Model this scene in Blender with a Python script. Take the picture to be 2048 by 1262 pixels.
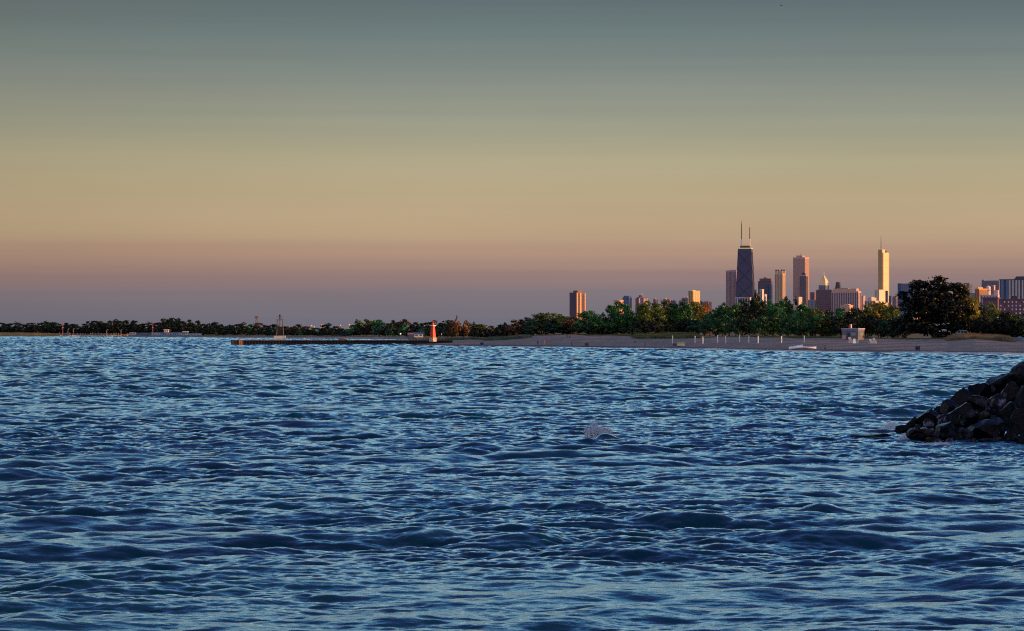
import bpy, bmesh, math, random
import numpy as np
from mathutils import Vector, Matrix
R = math.radians
for _o in list(bpy.data.objects): bpy.data.objects.remove(_o)
S = bpy.context.scene
# ------------------------------------------------------------------ camera
F = 7900.0            # focal length in pixels of a 2048 px wide frame
CAM_Z = 6.0
HOR = 662.0           # image row of the horizon
cam = bpy.data.cameras.new('camera'); co = bpy.data.objects.new('camera', cam)
S.collection.objects.link(co); S.camera = co
co.location = (0, 0, CAM_Z); co.rotation_euler = (R(90), 0, 0)
cam.sensor_width = 36.0; cam.lens = 36.0*F/2048; cam.shift_y = (HOR-631)/2048
cam.clip_start = 0.5; cam.clip_end = 120000
# ------------------------------------------------------------------ sky
SUN_AZ = 102.0        # degrees clockwise from +Y (view axis)
SUN_EL = 5.0
w = bpy.data.worlds.new('World'); S.world = w; w.use_nodes = True
nt = w.node_tree; nt.nodes.clear()
N = nt.nodes.new; L = nt.links.new
out = N('ShaderNodeOutputWorld')
sky = N('ShaderNodeTexSky'); sky.sky_type = 'NISHITA'; sky.sun_disc = False
sky.sun_elevation = R(SUN_EL); sky.sun_rotation = R(SUN_AZ); sky.air_density = 1.4; sky.dust_density = 2.0
bg1 = N('ShaderNodeBackground'); bg1.inputs[1].default_value = 0.05
L(sky.outputs[0], bg1.inputs[0])
tc = N('ShaderNodeTexCoord'); sep = N('ShaderNodeSeparateXYZ'); L(tc.outputs['Generated'], sep.inputs[0])
def mathn(op, a, b=None, clamp=False):
    n = N('ShaderNodeMath'); n.operation = op; n.use_clamp = clamp
    for i, v in enumerate((a, b)):
        if v is None: continue
        if isinstance(v, (int, float)): n.inputs[i].default_value = v
        else: L(v, n.inputs[i])
    return n.outputs[0]
# faint horizontal streaks of thin air layers near the horizon
mp = N('ShaderNodeMapping'); mp.inputs['Scale'].default_value = (2.5, 2.5, 220)
L(tc.outputs['Generated'], mp.inputs[0])
no = N('ShaderNodeTexNoise'); no.inputs['Scale'].default_value = 1.6; no.inputs['Detail'].default_value = 3
L(mp.outputs[0], no.inputs['Vector'])
zs = mathn('MULTIPLY', mathn('SUBTRACT', no.outputs['Fac'], 0.5), 0.0055)
z = mathn('MAXIMUM', mathn('ADD', sep.outputs['Z'], zs), 0.0)
fac = mathn('POWER', z, 0.5)
def lin(c): return tuple(((v/255)/12.92 if v/255 <= .04045 else ((v/255+.055)/1.055)**2.4) for v in c)
ramp = N('ShaderNodeValToRGB'); cr = ramp.color_ramp; cr.interpolation = 'LINEAR'
EXPO = 0.4
# row in the photograph, wanted colour, share already given there by the Nishita sky
SKY = [(663, (108, 108, 122), (.018, .008, 0)), (640, (114, 111, 124), (.018, .008, 0)), (590, (128, 118, 124), (.025, .013, .001)), (548, (152, 126, 122), (.034, .018, .002)),
       (505, (177, 146, 126), (.042, .022, .003)), (455, (186, 162, 131), (.047, .025, .003)), (400, (184, 166, 134), (.056, .031, .004)), (330, (178, 168, 137), (.070, .042, .007)),
       (240, (156, 157, 138), (.086, .056, .011)), (140, (130, 139, 133), (.092, .066, .016)), (60, (109, 124, 123), (.094, .071, .020)), (0, (96, 113, 116), (.097, .077, .026))]
stops = []
for y, c, ns in SKY:
    zz = (HOR-y)/F; zz = max(zz, 0)/math.sqrt(1+zz*zz)
    stops.append((math.sqrt(zz), tuple(max(0, a/2**EXPO-b) for a, b in zip(lin(c), ns))))
stops += [(p, tuple(max(0, a/2**EXPO-b) for a, b in zip(lin(c), (.08, .07, .03)))) for p, c in
          ((0.302, (150, 165, 166)), (0.325, (230, 242, 238)), (0.375, (226, 244, 252)), (0.44, (126, 206, 238)), (0.51, (26, 132, 194)), (0.60, (0, 86, 142)), (0.75, (2, 60, 110)), (0.88, (4, 38, 78)), (1.0, (6, 34, 72)))]
while len(cr.elements) < len(stops): cr.elements.new(0.5)
for e, (p, c) in zip(cr.elements, stops): e.position = p; e.color = (*c, 1)
L(fac, ramp.inputs[0])
bg2 = N('ShaderNodeBackground'); bg2.inputs[1].default_value = 1.0
# the sky behind the camera, away from the water, is brighter and lilac
mrg = N('ShaderNodeMapRange'); mrg.interpolation_type = 'SMOOTHSTEP'; mrg.inputs[1].default_value = .15; mrg.inputs[2].default_value = -.55
L(sep.outputs['Y'], mrg.inputs[0]); mixs = N('ShaderNodeMix'); mixs.data_type = 'RGBA'; L(mrg.outputs[0], mixs.inputs[0])
L(ramp.outputs[0], mixs.inputs[6]); mixs.inputs[7].default_value = (.46, .43, .61, 1)
# the sky dims a little away from the sun, with faint uneven haze
mrx = N('ShaderNodeMapRange'); mrx.interpolation_type = 'SMOOTHSTEP'; mrx.inputs[1].default_value = -.16; mrx.inputs[2].default_value = .0; mrx.inputs[3].default_value = .84; mrx.inputs[4].default_value = 1.0
L(sep.outputs['X'], mrx.inputs[0]); n3 = N('ShaderNodeTexNoise'); n3.inputs['Scale'].default_value = 7; n3.inputs['Detail'].default_value = 4
mp3 = N('ShaderNodeMapping'); mp3.inputs['Scale'].default_value = (1, 1, 9); L(tc.outputs['Generated'], mp3.inputs[0]); L(mp3.outputs[0], n3.inputs['Vector'])
dim = mathn('MULTIPLY', mrx.outputs[0], mathn('ADD', mathn('MULTIPLY', n3.outputs['Fac'], .22), .89))
L(dim, bg2.inputs[1]); L(mixs.outputs[2], bg2.inputs[0])
ad = N('ShaderNodeAddShader'); L(bg1.outputs[0], ad.inputs[0]); L(bg2.outputs[0], ad.inputs[1]); L(ad.outputs[0], out.inputs[0])
# ------------------------------------------------------------------ sun
sl = bpy.data.lights.new('sun', 'SUN'); sl.energy = 5.0; sl.angle = R(0.6); sl.color = (1.0, 0.47, 0.17)
so = bpy.data.objects.new('sun', sl); S.collection.objects.link(so)
sd = Vector((math.sin(R(SUN_AZ))*math.cos(R(SUN_EL)), math.cos(R(SUN_AZ))*math.cos(R(SUN_EL)), math.sin(R(SUN_EL))))
so.rotation_euler = sd.to_track_quat('Z', 'Y').to_euler()
S.view_settings.view_transform = 'Standard'; S.view_settings.look = 'None'
S.view_settings.exposure = EXPO; S.view_settings.gamma = 1.0; S.view_settings.use_curve_mapping = False
S.render.engine = 'CYCLES'; S.cycles.use_denoising = False; S.cycles.pixel_filter_type = 'BLACKMAN_HARRIS'; S.cycles.filter_width = 1.15
S.cycles.max_bounces = 7; S.cycles.diffuse_bounces = 5; S.cycles.glossy_bounces = 2; S.cycles.transmission_bounces = 3
S.cycles.volume_bounces = 0; S.cycles.caustics_reflective = False; S.cycles.caustics_refractive = False

# ================================================================== helpers
def X(px, D): return (px-1024)*D/F
def Z(py, D): return CAM_Z-(py-HOR)*D/F
def prop(o, label=None, cat=None, group=None, kind=None):
    if label: o['label'] = label
    if cat: o['category'] = cat
    if group: o['group'] = group
    if kind: o['kind'] = kind
    return o
def link(o, parent=None):
    S.collection.objects.link(o)
    if parent: o.parent = parent
    return o
def thing(name, label, cat, loc=(0, 0, 0), rz=0, group=None):
    o = bpy.data.objects.new(name, None); link(o); o.empty_display_size = .2
    o.location = loc; o.rotation_euler = (0, 0, rz)
    return prop(o, label, cat, group)
class MB:
    def __init__(s): s.v = []; s.f = []; s.sm = False
    def add(s, vs, fs):
        n = len(s.v); s.v += [tuple(v) for v in vs]; s.f += [tuple(i+n for i in f) for f in fs]; return s
    def box(s, x0, x1, y0, y1, z0, z1, taper=1.0):
        cx, cy = (x0+x1)/2, (y0+y1)/2
        vs = [(x0, y0, z0), (x1, y0, z0), (x1, y1, z0), (x0, y1, z0)] + [(cx+(x-cx)*taper, cy+(y-cy)*taper, z1) for x, y in ((x0, y0), (x1, y0), (x1, y1), (x0, y1))]
        return s.add(vs, [(3, 2, 1, 0), (4, 5, 6, 7), (0, 1, 5, 4), (1, 2, 6, 5), (2, 3, 7, 6), (3, 0, 4, 7)])
    def tube(s, p0, p1, r0, r1=None, n=8):
        r1 = r0 if r1 is None else r1
        p0, p1 = Vector(p0), Vector(p1); d = (p1-p0).normalized()
        u = d.orthogonal().normalized(); v = d.cross(u)
        vs = []
        for p, r in ((p0, r0), (p1, r1)):
            for i in range(n):
                a = 2*math.pi*i/n; vs.append(p+u*math.cos(a)*r+v*math.sin(a)*r)
        fs = [(i, (i+1) % n, n+(i+1) % n, n+i) for i in range(n)] + [tuple(range(n-1, -1, -1)), tuple(range(n, 2*n))]
        return s.add(vs, fs)
    def prism(s, poly, z0, z1, sc=1.0, off=(0, 0)):
        n = len(poly)
        vs = [(x, y, z0) for x, y in poly]+[(x*sc+off[0], y*sc+off[1], z1) for x, y in poly]
        return s.add(vs, [(i, (i+1) % n, n+(i+1) % n, n+i) for i in range(n)] + [tuple(range(n-1, -1, -1)), tuple(range(n, 2*n))])
    def lathe(s, prof, n=16, c=(0, 0)):
        vs = []; m = len(prof)
        for r, z_ in prof:
            for i in range(n):
                a = 2*math.pi*i/n; vs.append((c[0]+math.cos(a)*r, c[1]+math.sin(a)*r, z_))
        fs = [(j*n+i, j*n+(i+1) % n, (j+1)*n+(i+1) % n, (j+1)*n+i) for j in range(m-1) for i in range(n)]
        fs += [tuple(range(n-1, -1, -1)), tuple(range((m-1)*n, m*n))]
        return s.add(vs, fs)
    def build(s, name, mat, parent=None, smooth=False):
        me = bpy.data.meshes.new(name); me.from_pydata(s.v, [], s.f)
        me.materials.append(mat)
        if smooth: me.polygons.foreach_set('use_smooth', [True]*len(me.polygons))
        me.update()
        return link(bpy.data.objects.new(name, me), parent)
def np_mesh(name, verts, faces, mat, parent=None, smooth=False):
    """verts (n,3), faces (m,k) numpy"""
    me = bpy.data.meshes.new(name); k = faces.shape[1]; m = faces.shape[0]
    me.vertices.add(len(verts)); me.vertices.foreach_set('co', np.asarray(verts, dtype=np.float32).ravel())
    me.loops.add(m*k); me.loops.foreach_set('vertex_index', faces.astype(np.int32).ravel())
    me.polygons.add(m); me.polygons.foreach_set('loop_start', np.arange(0, m*k, k, dtype=np.int32))
    me.polygons.foreach_set('loop_total', np.full(m, k, dtype=np.int32))
    if smooth: me.polygons.foreach_set('use_smooth', np.ones(m, dtype=bool))
    for q in (mat if isinstance(mat, (list, tuple)) else [mat]): me.materials.append(q)
    me.update(calc_edges=True)
    return link(bpy.data.objects.new(name, me), parent)
# ------------------------------------------------------------------ materials
def newmat(name):
    m = bpy.data.materials.new(name); m.use_nodes = True
    t = m.node_tree; return m, t, t.nodes['Principled BSDF']
_mc = {}
def mat(c, rough=.7, var=.25, scale=1.0, metal=0.0, bump=0.0, spec=.5, emit=None, es=0):
    """paint / stone / metal with an uneven, weathered tone"""
    key = (tuple(c), rough, var, scale, metal, bump, spec, emit, es)
    if key in _mc: return _mc[key]
    m, t, p = newmat('surface'); p.inputs['Roughness'].default_value = rough; p.inputs['Metallic'].default_value = metal
    p.inputs['Specular IOR Level'].default_value = spec
    tcn = t.nodes.new('ShaderNodeTexCoord'); nz = t.nodes.new('ShaderNodeTexNoise')
    nz.inputs['Scale'].default_value = scale; nz.inputs['Detail'].default_value = 4
    t.links.new(tcn.outputs['Object'], nz.inputs['Vector'])
    r = t.nodes.new('ShaderNodeValToRGB'); r.color_ramp.elements[0].position = .3; r.color_ramp.elements[1].position = .7
    r.color_ramp.elements[0].color = (*[v*(1-var) for v in c], 1); r.color_ramp.elements[1].color = (*[min(1, v*(1+var)) for v in c], 1)
    t.links.new(nz.outputs['Fac'], r.inputs[0]); t.links.new(r.outputs[0], p.inputs['Base Color'])
    if bump:
        b = t.nodes.new('ShaderNodeBump'); b.inputs['Strength'].default_value = bump; b.inputs['Distance'].default_value = .1
        t.links.new(nz.outputs['Fac'], b.inputs['Height']); t.links.new(b.outputs[0], p.inputs['Normal'])
    if emit: p.inputs['Emission Color'].default_value = (*emit, 1); p.inputs['Emission Strength'].default_value = es
    _mc[key] = m; return m
def facade(c, floor=3.6, dark=.35, bay=0.0):
    """wall of stacked floors: thin darker lines of glass every storey, optional bays"""
    key = ('f', tuple(c), floor, dark, bay)
    if key in _mc: return _mc[key]
    m, t, p = newmat('facade'); p.inputs['Roughness'].default_value = .55
    n = t.nodes.new; l = t.links.new
    tcn = n('ShaderNodeTexCoord'); s = n('ShaderNodeSeparateXYZ'); l(tcn.outputs['Object'], s.inputs[0])
    def M(op, a, b):
        q = n('ShaderNodeMath'); q.operation = op
        for i, v in enumerate((a, b)):
            if isinstance(v, (int, float)): q.inputs[i].default_value = v
            else: l(v, q.inputs[i])
        return q.outputs[0]
    fz = M('GREATER_THAN', M('FRACT', M('DIVIDE', s.outputs['Z'], floor), 0), .45)
    f = fz
    if bay:
        fx = M('GREATER_THAN', M('FRACT', M('DIVIDE', M('ADD', s.outputs['X'], s.outputs['Y']), bay), 0), .35)
        f = M('MULTIPLY', fz, fx)
    nz = n('ShaderNodeTexNoise'); nz.inputs['Scale'].default_value = .06; nz.inputs['Detail'].default_value = 5; l(tcn.outputs['Object'], nz.inputs['Vector'])
    mx = n('ShaderNodeMix'); mx.data_type = 'RGBA'
    mx.inputs[6].default_value = (*c, 1); mx.inputs[7].default_value = (*[v*(1-dark) for v in c], 1); l(f, mx.inputs[0])
    m2 = n('ShaderNodeMix'); m2.data_type = 'RGBA'; m2.blend_type = 'MULTIPLY'; m2.inputs[0].default_value = .15
    l(mx.outputs[2], m2.inputs[6]); l(nz.outputs['Fac'], m2.inputs[7]); l(m2.outputs[2], p.inputs['Base Color'])
    r = n('ShaderNodeMapRange'); r.inputs[3].default_value = .65; r.inputs[4].default_value = .25; l(f, r.inputs[0]); l(r.outputs[0], p.inputs['Roughness'])
    _mc[key] = m; return m
GLASS = mat((.03, .04, .08), .22, .4, .05, spec=.8)
GLASSB = mat((.03, .09, .2), .2, .4, .05, spec=.8)
BROWN = mat((.10, .06, .06), .3, .4, .05)
CONC = mat((.42, .40, .38), .8, .2, .5)
WHITE = mat((.75, .75, .74), .5, .1, 1.0)
DARK = mat((.012, .013, .016), .6, .3, 1.0)
BARK = mat((.05, .036, .026), .9, .4, 1.5, bump=.5)

# ================================================================== water
rng = np.random.default_rng(11)
def spectrum_tile(Nn, Lt, kmin, kmax, wd, seed, V=4.3, spread=3.0):
    g = np.random.default_rng(seed)
    k1 = 2*np.pi*np.fft.fftfreq(Nn, Lt/Nn); kx, ky = np.meshgrid(k1, k1, indexing='ij')
    k = np.hypot(kx, ky); k[0, 0] = 1e9
    L0 = V*V/9.81
    cosd = (kx*wd[0]+ky*wd[1])/k
    Ph = np.exp(-1/(k*L0)**2)/k**3.6*(np.abs(cosd)**spread*.93+.07)*np.exp(-(k*.03)**2)
    Ph[(k < kmin) | (k >= kmax)] = 0
    dk = 2*np.pi/Lt
    h = (g.normal(size=k.shape)+1j*g.normal(size=k.shape))*np.sqrt(Ph/2)*dk
    hh = np.real(np.fft.ifft2(h))*Nn*Nn
    dx = np.real(np.fft.ifft2(-1j*kx/k*h))*Nn*Nn
    dy = np.real(np.fft.ifft2(-1j*ky/k*h))*Nn*Nn
    return np.stack([dx, dy, hh], -1).astype(np.float32)
def samp(T, Lt, x, y, ang):
    Nn = T.shape[0]; c, s = math.cos(ang), math.sin(ang)
    u = (x*c+y*s)/Lt*Nn; v = (-x*s+y*c)/Lt*Nn
    iu = np.floor(u).astype(np.int64); iv = np.floor(v).astype(np.int64)
    fu = (u-iu).astype(np.float32)[:, None]; fv = (v-iv).astype(np.float32)[:, None]
    iu %= Nn; iv %= Nn; iu1 = (iu+1) % Nn; iv1 = (iv+1) % Nn
    r = (T[iu, iv]*(1-fu)+T[iu1, iv]*fu)*(1-fv)+(T[iu, iv1]*(1-fu)+T[iu1, iv1]*fu)*fv
    dx = r[:, 0]*c-r[:, 1]*s; dy = r[:, 0]*s+r[:, 1]*c
    return dx, dy, r[:, 2]
WD = (math.sin(R(-24)), math.cos(R(-24)))
WD2 = (math.sin(R(26)), math.cos(R(26)))
kc = 2*math.pi/1.3
TA = spectrum_tile(1024, 163.0, 0.0, kc, WD, 3)
TA2 = spectrum_tile(768, 109.0, 0.0, kc, WD2, 5, V=3.4)
TB = spectrum_tile(512, 27.0, kc, 1e9, WD, 7, spread=4.0)
_sc = 0.14/TA[..., 2].std()
TA *= _sc*.85; TA2 *= _sc*.62; TB *= _sc*1.35
LN = rng.uniform(-1, 1, (64, 64)).astype(np.float32)
def lnoise(x, y, sc):
    u = x/sc; v = y/sc; iu = np.floor(u).astype(int); iv = np.floor(v).astype(int)
    fu = u-iu; fv = v-iv; fu = fu*fu*(3-2*fu); fv = fv*fv*(3-2*fv)
    a = LN[iu % 64, iv % 64]; b = LN[(iu+1) % 64, iv % 64]; c = LN[iu % 64, (iv+1) % 64]; d = LN[(iu+1) % 64, (iv+1) % 64]
    return (a*(1-fu)+b*fu)*(1-fv)+(c*(1-fu)+d*fu)*fv
# heaped-up crests seen in the photograph: px, py, half width px, height m, depth m
HEAPS = [(1213, 885, 24, .52, .9), (1110, 888, 40, .22, 1.5), (1280, 905, 60, .25, 2.0), (1072, 884, 14, .3, .9),
         (1520, 850, 40, .3, 2.5), (1690, 915, 30, .32, 1.4), (1640, 1022, 40, .26, 1.4), (140, 1170, 50, .26, 1.3), (1720, 1130, 70, .16, 1.2),
         (320, 1135, 40, .14, 1.0), (60, 1235, 60, .18, 1.2), (1900, 765, 60, .3, 5.0), (1550, 1035, 40, .15, 1.2)]
SH = np.array([(-1500, 673), (0, 673), (250, 674), (400, 675.2), (600, 677.5), (780, 679), (818, 680), (832, 691.3), (900, 692), (1000, 693.2), (1100, 694.3),
      (1200, 695.7), (1300, 697.2), (1400, 699), (1500, 701), (1600, 703), (1700, 704.5), (1800, 706), (1900, 707), (2048, 709.3), (2300, 713), (2900, 722), (3800, 735)], float)
def Ds(px): return F*CAM_Z/(np.interp(px, SH[:, 0], SH[:, 1])-HOR)
def wave(x, y):
    r = np.hypot(x, y)
    a = samp(TA, 163.0, x, y, .0); b = samp(TA2, 109.0, x+31, y+17, .35)
    m = (1+.35*lnoise(x, y, 24.0))*(1+.7*np.clip((r-250)/1100, 0, 1))
    wb = np.clip((700-r)/500, 0, 1)*np.clip(.95+.75*lnoise(x+50, y, 13.0), .25, 1.7)
    bb = samp(TB, 27.0, x, y, -.2)
    nf = np.clip((r-80)/260, 0, 1); m = m*(.86+.14*nf); wb = wb*(.52+.48*nf)
    q = [(a[i]*(.85+.15*nf)+b[i])*m+bb[i]*wb for i in range(3)]
    h = q[2].copy()
    pxx = 1024+F*x/np.maximum(y, 1); at = np.clip((Ds(pxx)-y)/90, .18, 1); at = np.where(y < 60, 1, at); h *= at; q[0] = q[0]*at; q[1] = q[1]*at
    for px, py, hw, ht, dp in HEAPS:
        D = F*CAM_Z/(py-HOR); cx = X(px, D); wv = hw*D/F
        u = (x-cx)/wv; v = (y-D)/dp
        g = np.exp(-u*u)*np.exp(-np.abs(v)**1.4*1.3)
        h += ht*g*(1+.3*bb[2]/.03*0)
    ch = 1.15
    return x+q[0]*ch, y+q[1]*ch, h
def build_water():
    da = .0004; half = R(8.4)
    ac = np.arange(-half, half+da, da)
    side = [half]; st = da
    while side[-1] < R(70): st *= 1.09; side.append(side[-1]+st)
    side = np.array(side[1:]); ang = np.concatenate([-side[::-1], ac, side])
    rr = [6.0]
    while rr[-1] < 30000:
        r = rr[-1]
        if r < 75: s = .5+r*.012*0+.0
        elif r < 1760: s = max(.00088*r, .07)
        elif r < 4500: s = .0006*r
        elif r < 9000: s = .01*r
        else: s = .06*r
        rr.append(r+s)
    rr = np.array(rr)
    A, RR = np.meshgrid(ang, rr, indexing='xy')
    x = (np.sin(A)*RR).ravel(); y = (np.cos(A)*RR).ravel()
    X_, Y_, H_ = wave(x, y)
    r = np.hypot(x, y); f = np.clip((6000-r)/3000, 0, 1); H_ *= f
    verts = np.stack([X_, Y_, H_], 1).astype(np.float32)
    nc, nr = len(ang), len(rr)
    i = (np.arange(nr-1)[:, None]*nc+np.arange(nc-1)[None, :]).ravel()
    faces = np.stack([i, i+1, i+1+nc, i+nc], 1)
    m, t, p = newmat('lake_water'); n = t.nodes.new; l = t.links.new
    t.nodes.remove(p); o_ = [q for q in t.nodes if q.type == 'OUTPUT_MATERIAL'][0]
    tcn = n('ShaderNodeTexCoord')
    nz = n('ShaderNodeTexNoise'); nz.inputs['Scale'].default_value = 2.6; nz.inputs['Detail'].default_value = 5; nz.inputs['Roughness'].default_value = .6
    mpp = n('ShaderNodeMapping'); mpp.inputs['Scale'].default_value = (.8, 1.5, 1); mpp.inputs['Rotation'].default_value = (0, 0, R(12))
    l(tcn.outputs['Object'], mpp.inputs[0]); l(mpp.outputs[0], nz.inputs['Vector'])
    b = n('ShaderNodeBump'); b.inputs['Strength'].default_value = .7; b.inputs['Distance'].default_value = .04; l(nz.outputs['Fac'], b.inputs['Height'])
    fr = n('ShaderNodeFresnel'); fr.inputs['IOR'].default_value = 1.45; l(b.outputs[0], fr.inputs['Normal'])
    df = n('ShaderNodeBsdfDiffuse'); l(b.outputs[0], df.inputs['Normal'])
    nz2 = n('ShaderNodeTexNoise'); nz2.inputs['Scale'].default_value = .05; nz2.inputs['Detail'].default_value = 3; l(tcn.outputs['Object'], nz2.inputs['Vector'])
    cr2 = n('ShaderNodeValToRGB'); cr2.color_ramp.elements[0].color = (.0002, .022, .048, 1); cr2.color_ramp.elements[1].color = (.0003, .036, .068, 1)
    cr2.color_ramp.elements[0].position = .35; cr2.color_ramp.elements[1].position = .65
    l(nz2.outputs['Fac'], cr2.inputs[0]); l(cr2.outputs[0], df.inputs[0])
    gl = n('ShaderNodeBsdfGlossy'); gl.inputs['Roughness'].default_value = .08; gl.inputs['Color'].default_value = (.80, .96, 1.0, 1); l(b.outputs[0], gl.inputs['Normal'])
    mx = n('ShaderNodeMixShader'); l(fr.outputs[0], mx.inputs[0]); l(df.outputs[0], mx.inputs[1]); l(gl.outputs[0], mx.inputs[2]); l(mx.outputs[0], o_.inputs[0])
    ob = np_mesh('water', verts, faces, m, smooth=True); prop(ob, kind='structure')
build_water()

# ================================================================== land
BK = np.array([(-1500, 667), (0, 667), (130, 668), (400, 671), (600, 671.5), (800, 673.5), (850, 679), (960, 679), (1010, 677), (1075, 671), (1130, 669), (1200, 671), (1300, 671), (1390, 670),
      (1430, 673), (1500, 673), (1700, 676), (1850, 678), (1900, 677), (1950, 674), (2048, 680), (2300, 682), (3800, 682)], float)
def zb(px):
    D = Ds(px)+250; return CAM_Z-(np.interp(px, BK[:, 0], BK[:, 1])-HOR)*D/F
def land_z(px, D):
    s = D-Ds(px); t = np.clip(s/250, 0, 1)
    prof = 1-(1-t)**2.2
    xx = (px-1024)*D/F
    base = zb(px)*prof + .30*lnoise(xx, D, 19.0)*np.clip(s/60, 0, 1)*np.clip((s-90)/80, 0.15, 1) + .05*lnoise(xx, D, 3.1)*np.clip(s/20, 0, 1)
    base = np.where(s > 260, base*(1-np.clip((s-260)/400, 0, 1)*.25), base)
    return np.where(s < 0, s*.03, base)
def place(px, py):
    """distance and height of the ground that is seen at this spot of the beach"""
    D0 = float(Ds(px))
    for k in range(0, 600):
        D = D0+k*.6; zz = float(land_z(np.float64(px), np.float64(D)))
        if HOR+(CAM_Z-zz)*F/D <= py: return D, zz
    D = D0+250; return D, float(land_z(np.float64(px), np.float64(D)))
def build_land():
    pxs = np.concatenate([np.arange(-1500, 780, 12), np.arange(780, 2100, 2.5), np.arange(2100, 3800, 20)])
    ss = np.concatenate([np.arange(-70, 0, 10), np.arange(0, 60, 2), np.arange(60, 420, 3), np.array([430, 460, 520, 620, 800, 1100, 1600, 2500, 4000, 7000, 12000, 20000])])
    P_, S_ = np.meshgrid(pxs, ss, indexing='xy'); P_ = P_.ravel(); S_ = S_.ravel()
    D = Ds(P_)+S_; zz = land_z(P_, D); zz = np.where(S_ > 420, np.minimum(zz, 3.6), zz)
    v = np.stack([(P_-1024)*D/F, D, zz], 1)
    nc, nr = len(pxs), len(ss)
    i = (np.arange(nr-1)[:, None]*nc+np.arange(nc-1)[None, :]).ravel(); fc = np.stack([i, i+1, i+1+nc, i+nc], 1)
    pm = P_[i]; sm = S_[i]; lim = np.interp(pm, [0, 800, 860, 1000, 1050, 1240, 1280, 1400, 1450, 1880, 1900, 2030, 2060], [60, 120, 180, 150, 225, 215, 120, 120, 210, 225, 165, 165, 240])
    lim = lim+25*lnoise(pm*.5, sm, 9.0)
    sand = sm < lim
    # sand
    m, t, p = newmat('beach_sand'); n = t.nodes.new; l = t.links.new; p.inputs['Roughness'].default_value = .9
    tcn = n('ShaderNodeTexCoord'); nz = n('ShaderNodeTexNoise'); nz.inputs['Scale'].default_value = .35; nz.inputs['Detail'].default_value = 8; nz.inputs['Roughness'].default_value = .65
    mpp = n('ShaderNodeMapping'); mpp.inputs['Scale'].default_value = (.5, .12, 1); l(tcn.outputs['Object'], mpp.inputs[0]); l(mpp.outputs[0], nz.inputs['Vector'])
    c = n('ShaderNodeValToRGB'); c.color_ramp.elements[0].position = .3; c.color_ramp.elements[1].position = .72
    c.color_ramp.elements[0].color = (.125, .108, .108, 1); c.color_ramp.elements[1].color = (.235, .20, .19, 1); l(nz.outputs['Fac'], c.inputs[0])
    s = n('ShaderNodeSeparateXYZ'); l(tcn.outputs['Object'], s.inputs[0])
    mr = n('ShaderNodeMapRange'); mr.inputs[1].default_value = .45; mr.inputs[2].default_value = .75; l(s.outputs['Z'], mr.inputs[0])
    mx = n('ShaderNodeMix'); mx.data_type = 'RGBA'; mx.inputs[6].default_value = (.05, .04, .05, 1); l(mr.outputs[0], mx.inputs[0]); l(c.outputs[0], mx.inputs[7]); l(mx.outputs[2], p.inputs['Base Color'])
    bb = n('ShaderNodeBump'); bb.inputs['Distance'].default_value = .3; bb.inputs['Strength'].default_value = .8; l(nz.outputs['Fac'], bb.inputs['Height']); l(bb.outputs[0], p.inputs['Normal'])
    def sub(name, mk, mt):
        f2 = fc[mk]; u, inv = np.unique(f2.ravel(), return_inverse=True)
        ob = np_mesh(name, v[u], inv.reshape(-1, 4), mt, smooth=True); prop(ob, kind='structure')
    sub('beach', sand, m)
    sub('ground', ~sand, mat((.022, .034, .016), .95, .5, .2, bump=.4))
build_land()

# ------------------------------------------------------------------ grass (uncountable)
def grass(name, x0, x1, s0, s1, count, hgt, cols, fn=None, label=''):
    g = np.random.default_rng(hash(name) % 1000 if False else len(name)*7+int(x0+5000))
    px = g.uniform(x0, x1, count); s = g.uniform(s0, s1, count)
    D = Ds(px)+s; zz = land_z(px, D); keep = np.ones(count, bool)
    wgt = lnoise((px-1024)*D/F, D, 9.0)*.5+.5
    edge = np.minimum(1, np.minimum((px-x0), (x1-px))/((x1-x0)*.12))
    keep = (wgt > .12) & (g.uniform(0, 1, count) < edge)
    px, D, zz, wgt, edge = px[keep], D[keep], zz[keep], wgt[keep], edge[keep]; nK = len(px)
    V_ = []; B = 7
    x = (px-1024)*D/F
    for b in range(B):
        a = g.uniform(0, 2*math.pi, nK); rad = g.uniform(0, .35, nK); h = hgt*g.uniform(.45, 1.1, nK)*(.55+.6*wgt)*(.35+.65*edge)
        bx = x+np.cos(a)*rad; by = D+np.sin(a)*rad; wd = .07*g.uniform(.6, 1.5, nK)*(D/1500)
        a2 = g.uniform(0, 2*math.pi, nK); lx = np.cos(a2)*h*.35; ly = np.sin(a2)*h*.35
        V_.append(np.stack([np.stack([bx-wd, by, zz-.05], 1), np.stack([bx+wd, by, zz-.05], 1), np.stack([bx+lx, by+ly, zz+h], 1)], 1))
    v = np.concatenate(V_, 0).reshape(-1, 3); f = np.arange(len(v)).reshape(-1, 3)
    ob = np_mesh(name, v, f, cols); prop(ob, label, 'grass', kind='stuff')
GG = mat((.035, .06, .02), .8, .5, .15); GY = mat((.13, .10, .05), .8, .4, .2); GM = mat((.30, .20, .05), .8, .4, .05); GD = mat((.035, .07, .045), .8, .4, .2)
grass('dune_grass', 1262, 1402, 118, 245, 11000, 1.25, GG, label='green dune grass on the sand hump behind the beach')
grass('dune_grass', 1150, 1262, 205, 260, 3500, .7, GG, label='thin green grass along the top of the bare dune')
grass('dune_grass', 1440, 1780, 190, 262, 8000, .5, GG, label='short grass strip between volleyball poles and trees')
grass('dune_grass', 1890, 2034, 150, 215, 12000, 1.5, GY, label='tall straw coloured grass in front of the dark trees')
grass('dune_grass', 1780, 1900, 190, 240, 3000, .45, GG, label='short dark grass below the big tree')
grass('dune_grass', 965, 1065, 140, 260, 6000, 1.1, GD, label='blue green shrubby grass behind the pier beach')
grass('dune_grass', 845, 968, 175, 260, 5000, 1.2, GD, label='low dark scrub behind the red beacon')
grass('marsh_grass', -300, 126, 60, 250, 14000, 1.6, GM, label='golden sunlit marsh grass on the far left shore')

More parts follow.
